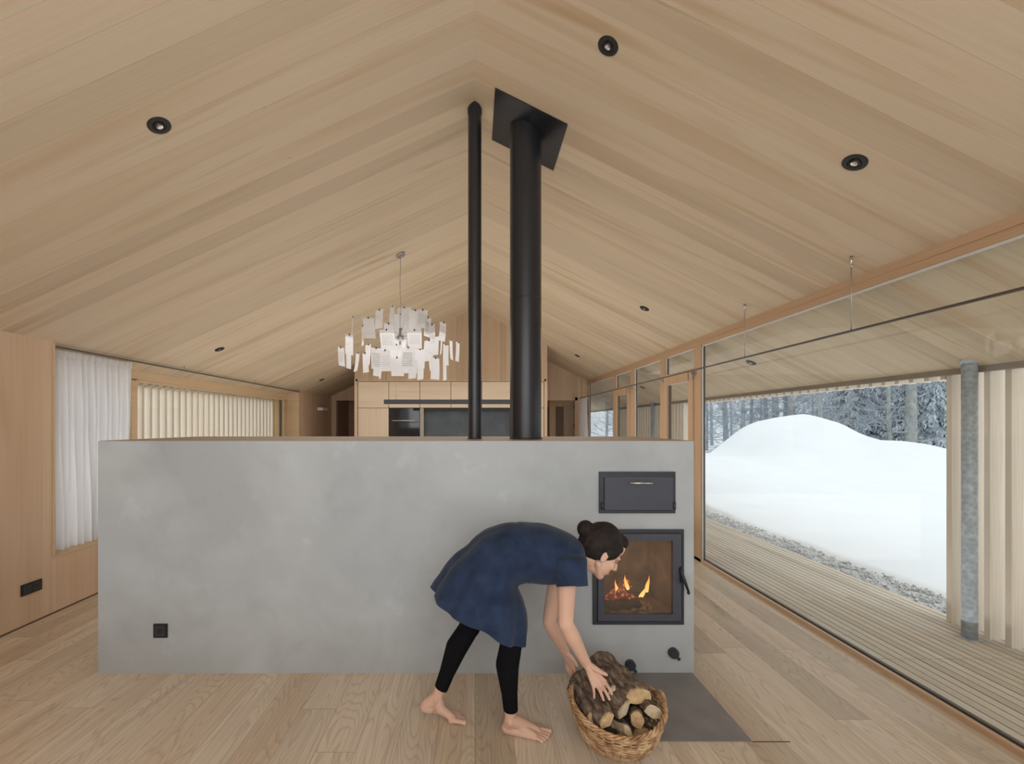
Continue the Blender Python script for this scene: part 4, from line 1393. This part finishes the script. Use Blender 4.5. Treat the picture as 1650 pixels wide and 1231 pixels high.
# cut the cuffs straight
bm = bmesh.new(); bm.from_mesh(me)
for k_, a_ in ((knN, anN), (knF_, anF)):
    d_ = (a_ - k_).normalized()
    pc = a_.lerp(k_, .14)
    geom = [f for f in bm.faces if (f.calc_center_median() - pc).length < .12]
    ge = set(geom)
    for f in geom: ge.update(f.edges); ge.update(f.verts)
    bmesh.ops.bisect_plane(bm, geom=list(ge), plane_co=pc, plane_no=d_, clear_outer=True)
bm.to_mesh(me); bm.free()
for p in me.polygons: p.use_smooth = True
me.materials.append(M['leggings'])
lo_ = bpy.data.objects.new('leggings', me); C.objects.link(lo_); lo_.parent = per; lo_.matrix_parent_inverse = Matrix.Translation(-per.location)
sm = lo_.modifiers.new('t', 'SOLIDIFY'); sm.thickness = .003; sm.offset = -1

# dress
RS = [((697, 949), (848, 1028), .200), ((710, 927), (848, 1005), .200), ((730, 901), (845, 975), .195), ((754, 877), (838, 955), .185), ((782, 857), (833, 943), .172),
      ((808, 847), (835, 938), .158), ((832, 843.5), (846, 936), .152), ((862, 844), (864, 936), .158), ((888, 850), (886, 937), .168),
      ((908, 857), (904, 934), .170), ((922, 863), (918, 925), .158), ((932, 869), (928, 912), .122), ((937, 874), (938, 904), .068)]


def cr(p0, p1, p2, p3, t):
    return .5 * ((2 * p1) + (-p0 + p2) * t + (2 * p0 - 5 * p1 + 4 * p2 - p3) * t * t + (-p0 + 3 * p1 - 3 * p2 + p3) * t ** 3)


rings = []
for (a_, b_, w_) in RS:
    rings.append((P(a_[0], a_[1], YM), P(b_[0], b_[1], YM), w_))
bm = B()
NA, NI = 96, 6
R = []
n_ = len(rings)
for i in range(n_ - 1):
    ks = [rings[max(0, min(n_ - 1, i + o_))] for o_ in (-1, 0, 1, 2)]
    for j in range(NI + (1 if i == n_ - 2 else 0)):
        t_ = j / NI
        R.append(tuple(cr(ks[0][c_i], ks[1][c_i], ks[2][c_i], ks[3][c_i], t_) for c_i in range(3)))
tot = len(R)
prev = None
waist = 6 * NI
for i, (T_, Bt, w_) in enumerate(R):
    cen = (T_ + Bt) / 2; va = (T_ - Bt) / 2
    nrm_ = va.cross(Vector((0, 1, 0))).normalized()
    row = []
    fl = max(0.0, 1 - i / waist)
    for k in range(NA):
        th_ = 2 * math.pi * k / NA
        ct, st_ = math.cos(th_), math.sin(th_)
        e_ = .88
        ct2 = math.copysign(abs(ct) ** e_, ct); st2 = math.copysign(abs(st_) ** e_, st_)
        f_ = 1.0 + fl ** 1.1 * (.046 * math.sin(th_ * 9 + .6) + .018 * math.sin(th_ * 17 + 1.2 + i * .03)) + .010 * noise.noise(Vector((th_ * 2, i * .12, 0)))
        if abs(i - waist) < 7: f_ += .010 * math.sin(th_ * 34) * (1 - abs(i - waist) / 7)
        if i == waist: f_ -= .018
        p = cen + va * ct2 * f_ + Vector((0, w_, 0)) * st2 * f_
        p += nrm_ * fl * .006 * math.sin(th_ * 5)
        nn = noise.noise(Vector((p.x * 9, p.y * 7, p.z * 9)))
        cr_ = noise.noise(Vector((p.x * 6 + p.z * 10, p.y * 5, p.z * 3 - p.x * 4))) * .5 + noise.noise(Vector((p.x * 16, p.y * 5, p.z * 22))) * .25
        p += (p - cen).normalized() * (nn * .006 + cr_ * .012)
        row.append(bm.verts.new(p))
    if prev:
        for k in range(NA): bm.faces.new((prev[k], prev[(k + 1) % NA], row[(k + 1) % NA], row[k]))
    prev = row


def sleeve(p0, p1, p2, r0, r1, r2, axis_y=1.0, sq=1.0):
    pts = [p0.lerp(p1, i / 5) for i in range(5)] + [p1.lerp(p2, i / 8) for i in range(9)]
    rs = [r0 + (r1 - r0) * i / 5 for i in range(5)] + [r1 + (r2 - r1) * i / 8 for i in range(9)]
    n2 = 40
    prev = None
    d0 = (p2 - p1).normalized()
    u_ = Vector((0, 1, 0)); u_ = (u_ - d0 * u_.dot(d0)).normalized(); v2 = d0.cross(u_)
    for i, (p, r_) in enumerate(zip(pts, rs)):
        row = []
        for k in range(n2):
            a2 = 2 * math.pi * k / n2
            rr = r_ * (1 + .04 * math.sin(a2 * 5 + i * .3) * (i / 13))
            row.append(bm.verts.new(p + u_ * rr * math.cos(a2) * axis_y + v2 * rr * math.sin(a2) * sq))
        if prev:
            for k in range(n2): bm.faces.new((prev[k], prev[(k + 1) % n2], row[(k + 1) % n2], row[k]))
        else:
            bm.faces.new(row)
        prev = row


sleeve(P(912, 888, 2.085), P(918, 903, 1.995), P(922, 945, 1.955), .082, .078, .068, .9)
sleeve(P(900, 880, 2.19), P(896, 893, 2.265), P(893, 932, 2.275), .076, .074, .066, .9)
me = bpy.data.meshes.new('dress'); bmesh.ops.recalc_face_normals(bm, faces=bm.faces[:]); bm.to_mesh(me); bm.free()
for p in me.polygons: p.use_smooth = True
me.materials.append(M['dress'])
do = bpy.data.objects.new('dress', me); C.objects.link(do); do.parent = per; do.matrix_parent_inverse = Matrix.Translation(-per.location)
sm = do.modifiers.new('t', 'SOLIDIFY'); sm.thickness = .004; sm.offset = -1
sm.use_quality_normals = True

# toe and finger nails
def nail(c, d, up_, w_, l_):
    bm = B()
    s_ = d.cross(up_).normalized(); up_ = s_.cross(d).normalized()
    Mx = Matrix((s_ * w_, d * l_, up_ * .0012)).transposed().to_4x4()
    bmesh.ops.create_uvsphere(bm, u_segments=12, v_segments=8, radius=1, matrix=Matrix.Translation(c) @ Mx)
    obj('nail', bm, M['nail'], per, True)


for k in range(4):
    d_ = (tp[k] - kn[k]).normalized()
    nail(tp[k] + Vector((0, -.0035, .0035)), d_, Vector((0, -.75, .65)), .0038, .0052)
for q_, sgn in ((qn, 1), (qf, -1)):
    for b_, e_, r_ in [(.028, .99, .0120), (.0065, .975, .0080), (-.0100, .945, .0077), (-.0255, .90, .0073), (-.0400, .845, .0076)]:
        nail(q_(e_ - .025, b_ * 1.03, r_ * 1.75), Vector((1, -.15, 0)), Vector((0, 0, 1)), r_ * .5, r_ * .55)
# ring on the ring finger
bm = B()
c_ = kn[1].lerp(tp[1], .30) + bl * .6; d_ = (tp[1] - kn[1]).normalized(); u_, v_2 = frame_for(d_)
tube(bm, [c_ + (u_ * math.cos(a_) + v_2 * math.sin(a_)) * .0088 for a_ in [2 * math.pi * k / 24 for k in range(25)]], .0012, 6, cap=False)
obj('finger_ring', bm, M['nickel'], per, True)

# ------------------------------------------------------------------ outside
# deck: real boards with open joints over a dark bed
bm = B(); rnd = random.Random(2)
x_ = 2.452
while x_ < 3.62:
    y_ = -2.5 - rnd.random() * .0
    for ya, yb in ((-2.5, 2.76), (2.765, 6.9), (6.905, 11.5)):
        box(bm, x_, x_ + .0505, ya, yb, -.028, -.001)
    x_ += .0625
struct('deck', bm, M['deck'])
struct('deck_base', bx(2.39, 3.62, -2.5, 11.5, -.10, -.03), M['dark_wood'])


def fin_screen(name, label, x, y_list, z0, z1, depth, sgn):
    t = thing(name, label, 'slat screen', (x, y_list[0], z0))
    for y in y_list:
        a_, b_ = (x, x + depth) if sgn > 0 else (x - depth, x)
        obj('slat', bx(a_, b_, y, y + .036, z0, z1), M['fin'], t)
    return t


ys = [3.257 - .1215 * i for i in range(40)]
fin_screen('slat_screen', 'screen of pale upright timber fins beside the steel post on the deck edge', 3.5, ys, -.02, 1.90, .145, 1)
ys = [7.45 + .1215 * i for i in range(30)]
fin_screen('slat_screen', 'far screen of pale timber fins seen through the glass doors', 3.5, ys, -.02, 1.90, .145, 1)
ys = [3.3 + .1215 * i for i in range(41)]
fin_screen('slat_screen', 'long screen of pale upright timber fins outside the left window', -3.66, ys, -.1, 1.90, .10, -1)
# eave: fascia band and the short fin stubs hanging from it
bm = B(); box(bm, 3.43, 3.47, YN, 17.0, CZ + .358, CZ + .64)
struct('trim_5', bm, flat('grey brown eave board', (0.26, 0.215, 0.175), .6))
bm = B(); y_ = 3.30
while y_ < 7.4:
    box(bm, 3.50, 3.645, y_, y_ + .036, CZ + .335, CZ + .56)
    y_ += .1215
box(bm, 3.47, 3.66, YN, 17.0, CZ + .46, CZ + .62)
struct('trim_6', bm, M['fin'])
struct('roof_fascia', bx(-3.78, -3.72, YN, YB, 1.87, 2.15), M['fin'])


def steel_post(x, y, label):
    t = thing('steel_post', label, 'post', (x, y, 0))
    obj('tube', tube(B(), [(x, y, 0), (x, y, ceil_z(x) + .03)], .040, 40), M['galv'], t)
    bm = B()
    for i in range(2):
        pass
    tube(bm, [(x, y, ceil_z(x) - .012), (x, y, ceil_z(x) + .03)], .045, 40)
    obj('head_ring', bm, M['galv'], t)
    obj('foot_plate', bx(x - .05, x + .05, y - .05, y + .05, -.001, .004), M['galv'], t)


steel_post(3.378, 3.03, 'round galvanised steel post on the deck before the fins')
steel_post(3.378, 8.42, 'galvanised steel post at the far screen, seen through the fixed pane')

# gravel strip
bm = B(); rnd = random.Random(8)
nxg, nyg = 14, 240
grid = []
for i in range(nxg + 1):
    row = []
    for j in range(nyg + 1):
        x_, y_ = 3.58 + 1.0 * i / nxg, -2.5 + 15 * j / nyg
        row.append(bm.verts.new((x_, y_, -.10 + .02 * noise.noise(Vector((x_ * 9, y_ * 9, 0))))))
    grid.append(row)
for i in range(nxg):
    for j in range(nyg): bm.faces.new((grid[i][j], grid[i + 1][j], grid[i + 1][j + 1], grid[i][j + 1])).smooth = True
for k in range(4200):
    x_, y_ = rnd.uniform(3.6, 4.5), 1.5 + 9 * rnd.random() ** 1.3
    s_ = rnd.uniform(.008, .022)
    bmesh.ops.create_icosphere(bm, subdivisions=1, radius=s_, matrix=Matrix.Translation((x_, y_, -.09 + s_ * .3)) @ Matrix.Rotation(rnd.uniform(0, 6), 4, 'Z') @ Matrix.Diagonal((1.2, .8, .6, 1)))
tag(obj('gravel', bm, M['gravel']), 'strip of grey gravel between deck and snow', 'gravel', kind='stuff')

# snow field with the ploughed mound
prof = [(930, 738), (1000, 736), (1060, 733), (1140, 730), (1157, 730), (1166, 724), (1175, 714), (1190, 700), (1205, 687), (1222, 679), (1240, 675), (1262, 671), (1290, 668), (1306, 671),
        (1318, 680), (1332, 686), (1347, 695), (1366, 701), (1390, 708), (1412, 709), (1432, 711), (1450, 712), (1466, 716), (1480, 722), (1500, 725), (1525, 725), (1650, 722), (1900, 720), (2600, 712)]
YR_ = 15.0
pr_x = [(px - CX) / F * YR_ for px, py in prof]; pr_z = [CZ + (CY - py) / F * YR_ for px, py in prof]


def ridge(x):
    if x <= pr_x[0]: return pr_z[0]
    for a_, b_, c_, d_ in zip(pr_x, pr_x[1:], pr_z, pr_z[1:]):
        if a_ <= x <= b_: return c_ + (d_ - c_) * (x - a_) / (b_ - a_)
    return pr_z[-1]


def snow_z(x, y):
    edge = 4.20 + .06 * noise.noise(Vector((y * 2.2, 0, 3))) + .02 * noise.noise(Vector((y * 9, 0, 3)))
    if x < edge - .01: return -.125
    base = -.095 + .03 * min(1, max(0, (x - edge) / .06)) + .08 * min(1, max(0, (x - edge) / 2.5))
    base += .03 * noise.noise(Vector((x * .5, y * .5, 0)))
    r = ridge(x)
    base_far = .36
    t = max(0, min(1, (y - 6.0) / (YR_ - 6.0)))
    t = t * t * (3 - 2 * t)
    rise = max(0, r - .36)
    tt = max(0, min(1, (y - 10.8) / (YR_ - 10.8)))
    tt = (tt * tt * (3 - 2 * tt)) ** .8
    z = base * (1 - t) + base_far * t + rise * tt + .05 * noise.noise(Vector((x * 1.3, y * 1.3, 5))) * tt
    if y > YR_:
        k = min(1, (y - YR_) / 3.0)
        z = (r) * (1 - k) + .0 * k
        z = r - (r + .3) * (k * k * (3 - 2 * k))
    return z


bm = B()
xs_ = [4.0 + .05 * i for i in range(16)] + [4.8 + .16 * i for i in range(170)] + [32 + 2 * i for i in range(12)]
ys_ = [-3 + .12 * j for j in range(80)] + [6.6 + .16 * j for j in range(72)] + [18.2 + 1.5 * j for j in range(20)]
grid = [[bm.verts.new((a_, b_, snow_z(a_, b_))) for b_ in ys_] for a_ in xs_]
for i in range(len(xs_) - 1):
    for j in range(len(ys_) - 1):
        bm.faces.new((grid[i][j], grid[i + 1][j], grid[i + 1][j + 1], grid[i][j + 1])).smooth = True
tag(obj('snow', bm, M['snow']), 'white snow field rising to a ploughed mound before the woods', 'snow', kind='stuff')
tag(obj('snow', bx(-40, 60, -25, 60, -.6, -.32), M['snow']), 'flat snow covering the land around and behind the house', 'snow', kind='stuff')


# trees
def bare_tree(seed, H_, r0, nbr, low, reach, mat):
    rnd = random.Random(seed)
    tb, br = B(), B()
    pts, rs = [], []
    n = 9
    for i in range(n):
        t = i / (n - 1)
        pts.append(Vector((.12 * math.sin(t * 3 + seed), .12 * math.cos(t * 2.2 + seed * 2), H_ * t - .6))); rs.append(r0 * (1 - .55 * t) * (1.25 if i == 0 else 1))
    tube(tb, pts, rs, 9)

    def grow(p, d, L_, r_, depth):
        q, pp, rr = p.copy(), [p.copy()], [r_]
        k = 4
        for i in range(k):
            d = (d + Vector((rnd.uniform(-1, 1), rnd.uniform(-1, 1), rnd.uniform(-.5, .8))) * .24).normalized()
            q = q + d * L_ / k
            pp.append(q.copy()); rr.append(r_ * (1 - .75 * (i + 1) / k))
        tube(br, pp, rr, 4 if depth else 5, cap=False)
        if depth < 3:
            for _ in range(4 if depth < 2 else 3):
                j = rnd.randint(1, k)
                nd = (d + Vector((rnd.uniform(-1, 1), rnd.uniform(-1, 1), rnd.uniform(-.6, .9))) * .9).normalized()
                grow(pp[j], nd, L_ * rnd.uniform(.42, .62), rr[j] * .8 + .0015, depth + 1)
    for i in range(nbr):
        t = low + (1 - low) * i / nbr
        a_ = rnd.uniform(0, 6.28)
        p = Vector((.12 * math.sin(t * 3 + seed), .12 * math.cos(t * 2.2 + seed * 2), H_ * t - .6))
        grow(p, Vector((math.cos(a_), math.sin(a_), rnd.uniform(-.15, .5))).normalized(), reach * rnd.uniform(.6, 1.1), r0 * .20, 0)
    a = bpy.data.meshes.new('trunk'); tb.to_mesh(a); tb.free(); a.materials.append(mat)
    b_ = bpy.data.meshes.new('branches'); br.to_mesh(b_); br.free(); b_.materials.append(M['twig'])
    for me_ in (a, b_):
        for p in me_.polygons: p.use_smooth = True
    return [('trunk', a), ('branches', b_)]


def spruce(seed, H_, R_, low=.02):
    rnd = random.Random(seed)
    tb, nd, sn = B(), B(), B()
    tube(tb, [(0, 0, -.6), (0, 0, H_)], [.14, .02], 8)
    z = H_ * low
    while z < H_ * .98:
        L0 = R_ * (1 - z / H_) ** .8 + .15
        nb_ = 11
        for k in range(nb_):
            a_ = 2 * math.pi * (k + rnd.random()) / nb_
            L_ = L0 * rnd.uniform(.7, 1.1)
            d = Vector((math.cos(a_), math.sin(a_), 0)); s_ = Vector((-d.y, d.x, 0))
            m = max(4, int(L_ / .16))
            for i in range(m):
                t = (i + .6) / m
                c = Vector((0, 0, z)) + d * L_ * t + Vector((0, 0, -.28 * L_ * t * t + rnd.uniform(-.05, .05)))
                wd = .30 * (1.15 - t) * L_ * .5 + .05
                for sg in (-1, 1):
                    e = c + s_ * sg * wd * rnd.uniform(.6, 1.1) + d * rnd.uniform(.02, .14) + Vector((0, 0, -rnd.uniform(.05, .18)))
                    wv = d * rnd.uniform(.025, .06)
                    B_ = sn if rnd.random() < .55 else nd
                    lift = Vector((0, 0, .02 if B_ is sn else 0))
                    v4 = [B_.verts.new(q_ + lift) for q_ in (c - wv, c + wv, e + wv * .3 + Vector((0, 0, -.03)), e - wv * .6)]
                    B_.faces.new(v4)
                    h = rnd.uniform(.08, .18)
                    e2 = e + Vector((rnd.uniform(-.05, .05), rnd.uniform(-.05, .05), -h))
                    nd.faces.new([nd.verts.new(q_) for q_ in (c, e, e2)])
        z += .16 + .02 * rnd.random()
    out = []
    for nm, b_, mt in (('trunk', tb, M['trunk']), ('needle_boughs', nd, M['needle']), ('snow_on_boughs', sn, M['needle_snow'])):
        me_ = bpy.data.meshes.new(nm); b_.to_mesh(me_); b_.free(); me_.materials.append(mt); out.append((nm, me_))
    return out


def plant(name, meshes, x, y, rz, s, label, cat, group):
    t = thing(name, label, cat, (x, y, -.3), group)
    t.rotation_euler.z = rz; t.scale = (s, s, s)
    for nm, me_ in meshes:
        o = bpy.data.objects.new(nm, me_); C.objects.link(o); o.parent = t
    return t


def at(px, Y): return (px - CX) / F * Y


thick = [bare_tree(1, 9, .25, 16, .12, 2.6, M['trunk2']), bare_tree(2, 9, .20, 20, .12, 2.4, M['trunk'])]
thin = [bare_tree(3, 8, .10, 26, .10, 2.2, M['trunk']), bare_tree(4, 8, .075, 28, .08, 2.0, M['trunk']), bare_tree(6, 8, .12, 28, .08, 2.5, M['trunk2'])]
sp_m = [spruce(1, 8.5, 2.1), spruce(2, 7.5, 1.9)]
rnd = random.Random(21)
plant('bare_tree', thick[0], at(1461, 20.5), 20.5, .3, 1.0, 'stoutest grey green tree trunk, right of the snow mound', 'tree', 'frosted bare trees')
plant('bare_tree', thick[1], at(1169, 23), 23, 1.0, .75, 'straight grey trunk at the left foot of the snow mound', 'tree', 'frosted bare trees')
plant('bare_tree', thick[0], at(1275, 22), 22, 2.0, .8, 'stout trunk rising behind the top of the snow mound', 'tree', 'frosted bare trees')
plant('bare_tree', thick[1], at(1266, 25), 25, 2.7, .8, 'dark trunk close beside the stout one behind the mound', 'tree', 'frosted bare trees')
plant('bare_tree', thick[1], at(1235, 25), 25, .6, .7, 'grey trunk left of the mound top, first of a close pair', 'tree', 'frosted bare trees')
plant('bare_tree', thin[2], at(1246, 24), 24, 4.6, 1.0, 'slimmer trunk of the close pair left of the mound top', 'tree', 'frosted bare trees')
plant('bare_tree', thin[2], at(1328, 20), 20, 1.6, .95, 'branching bare tree just right of the mound top', 'tree', 'frosted bare trees')
plant('bare_tree', thin[2], at(1429, 21), 21, 3.6, .95, 'slim mossy trunk left of the stoutest trunk', 'tree', 'frosted bare trees')
plant('bare_tree', thin[0], at(1195, 22), 22, 2.2, 1.0, 'slim grey tree at the left shoulder of the mound', 'tree', 'frosted bare trees')
for i in range(12):
    px = 1142 + i * 34 + rnd.uniform(-9, 9); Y = rnd.uniform(24, 33)
    plant('young_bare_tree', thin[i % 3], at(px, Y), Y, rnd.uniform(0, 6), rnd.uniform(.8, 1.1), 'thin frosted bare tree in the woods behind the mound', 'tree', 'thin trees in the woods behind the mound')
for i in range(7):
    px = 1068 + i * 9; Y = rnd.uniform(19, 30)
    plant('young_bare_tree', thin[i % 3], at(px, Y), Y, rnd.uniform(0, 6), rnd.uniform(.7, 1.0), 'frosted young tree seen through the glass doors', 'tree', 'young trees seen through the glass doors')
for i in range(6):
    px = 975 + i * 16; Y = rnd.uniform(22, 34)
    plant('young_bare_tree', thin[i % 3], at(px, Y), Y, rnd.uniform(0, 6), rnd.uniform(.8, 1.0), 'frosted young tree seen through the glass doors', 'tree', 'young trees seen through the glass doors')
for px, Y, s in ((1378, 24, 1.0), (1352, 29, .95), (1408, 27, 1.05), (1440, 26, 1.0), (1490, 22, 1.0), (1518, 24, 1.1), (1545, 22, 1.1), (1470, 30, 1.1), (1385, 33, 1.2), (1510, 30, 1.2)):
    plant('spruce_tree', sp_m[int(px) % 2], at(px, Y), Y, rnd.uniform(0, 6), s, 'snow dusted spruce standing in the woods right of the mound', 'tree', 'spruces right of the mound')
for i in range(16):
    px = 1150 + i * 26; Y = rnd.uniform(36, 44)
    plant('young_bare_tree', thin[i % 3], at(px, Y), Y, rnd.uniform(0, 6), rnd.uniform(1.0, 1.4), 'thin frosted bare tree in the woods behind the mound', 'tree', 'thin trees in the woods behind the mound')

# ------------------------------------------------------------------ light
wd = bpy.data.worlds.new('overcast winter sky'); bpy.context.scene.world = wd; wd.use_nodes = True
nt = wd.node_tree; bg = nt.nodes['Background']
tc = N(nt, 'ShaderNodeTexCoord'); sp = N(nt, 'ShaderNodeSeparateXYZ'); nt.links.new(tc.outputs['Generated'], sp.inputs[0])
nt.links.new(ramp(nt, sp.outputs['Z'], [(0.0, (0.60, 0.655, 0.70)), (0.15, (0.62, 0.67, 0.71)), (0.6, (0.92, 0.96, 1.0)), (1.0, (1.0, 1.0, 1.0))]), bg.inputs[0])
bg.inputs[1].default_value = 1.32


def area(name, loc, rot, sx, sy, power, col=(1, 1, 1)):
    l = bpy.data.lights.new(name, 'AREA'); l.shape = 'RECTANGLE'; l.size = sx; l.size_y = sy; l.energy = power; l.color = col
    o = bpy.data.objects.new(name, l); C.objects.link(o); o.location = loc; o.rotation_euler = rot; return o


area('room fill', (-0.4, -1.6, 2.2), (math.radians(82), 0, 0), 4.5, 1.8, 70, (1, .985, .97))  # added soft fill from behind the camera, not a room fitting
area('ceiling bounce light', (-0.4, 0.3, 0.15), (math.radians(180), 0, 0), 4.5, 3.0, 9, (1, .98, .96))  # added upward fill imitating light bounced onto the ceiling
area('outdoor fill', (-6.0, 6.0, 1.4), (0, math.radians(-90), 0), 2.6, 8, 130, (.97, .98, 1))  # added to brighten the left fins, no lamp stands outside
area('outdoor fill', (5.2, 0.6, 1.2), (0, math.radians(90), 0), 2.6, 4.0, 60, (.98, .99, 1))  # added to brighten the fins by the deck, unseen from inside
area('overhang fill', (3.0, 5.0, 0.12), (math.radians(180), 0, 0), 0.9, 10, 13, (1, .98, .95))  # added under the soffit to imitate light bounced off the snow
area('kitchen fill', (-0.4, 6.0, 2.35), (0, 0, 0), 4.4, 3.8, 33, (1, .97, .92))  # added overhead fill, not one of the kitchen's own lamps
area('kitchen bounce light', (-0.4, 5.6, 0.3), (math.radians(180), 0, 0), 4.5, 3.6, 40, (1, .96, .91))  # added upward fill imitating bounce from the kitchen floor
l = bpy.data.lights.new('chandelier bulb', 'POINT'); l.energy = 1.8; l.color = (.97, .98, 1); l.shadow_soft_size = .20
o = bpy.data.objects.new('chandelier bulb', l); C.objects.link(o); o.location = (cx, cy, cz - .04)
l = bpy.data.lights.new('fire glow', 'POINT'); l.energy = 1.3; l.color = (1, .58, .32); l.shadow_soft_size = .08
o = bpy.data.objects.new('fire glow', l); C.objects.link(o); o.location = (0.94, SY0 + .10, .62)

# ------------------------------------------------------------------ camera
cam = bpy.data.cameras.new('camera'); co = bpy.data.objects.new('camera', cam); C.objects.link(co)
co.location = (0, 0, CZ); co.rotation_euler = (math.radians(90), 0, 0)
cam.sensor_fit = 'HORIZONTAL'; cam.sensor_width = 36; cam.lens = 36 * F / 1650
cam.shift_x = (825 - CX) / 1650; cam.shift_y = (CY - 615.5) / 1650
cam.clip_start = .05; cam.clip_end = 200
bpy.context.scene.camera = co
sc = bpy.context.scene
sc.view_settings.view_transform = 'Standard'; sc.view_settings.look = 'None'; sc.view_settings.exposure = 0.05; sc.view_settings.gamma = 1.0
sc.cycles.max_bounces = 8; sc.cycles.diffuse_bounces = 4; sc.cycles.transparent_max_bounces = 16; sc.cycles.glossy_bounces = 3
sc.cycles.caustics_reflective = False; sc.cycles.caustics_refractive = False
sc.cycles.sample_clamp_indirect = 4.0
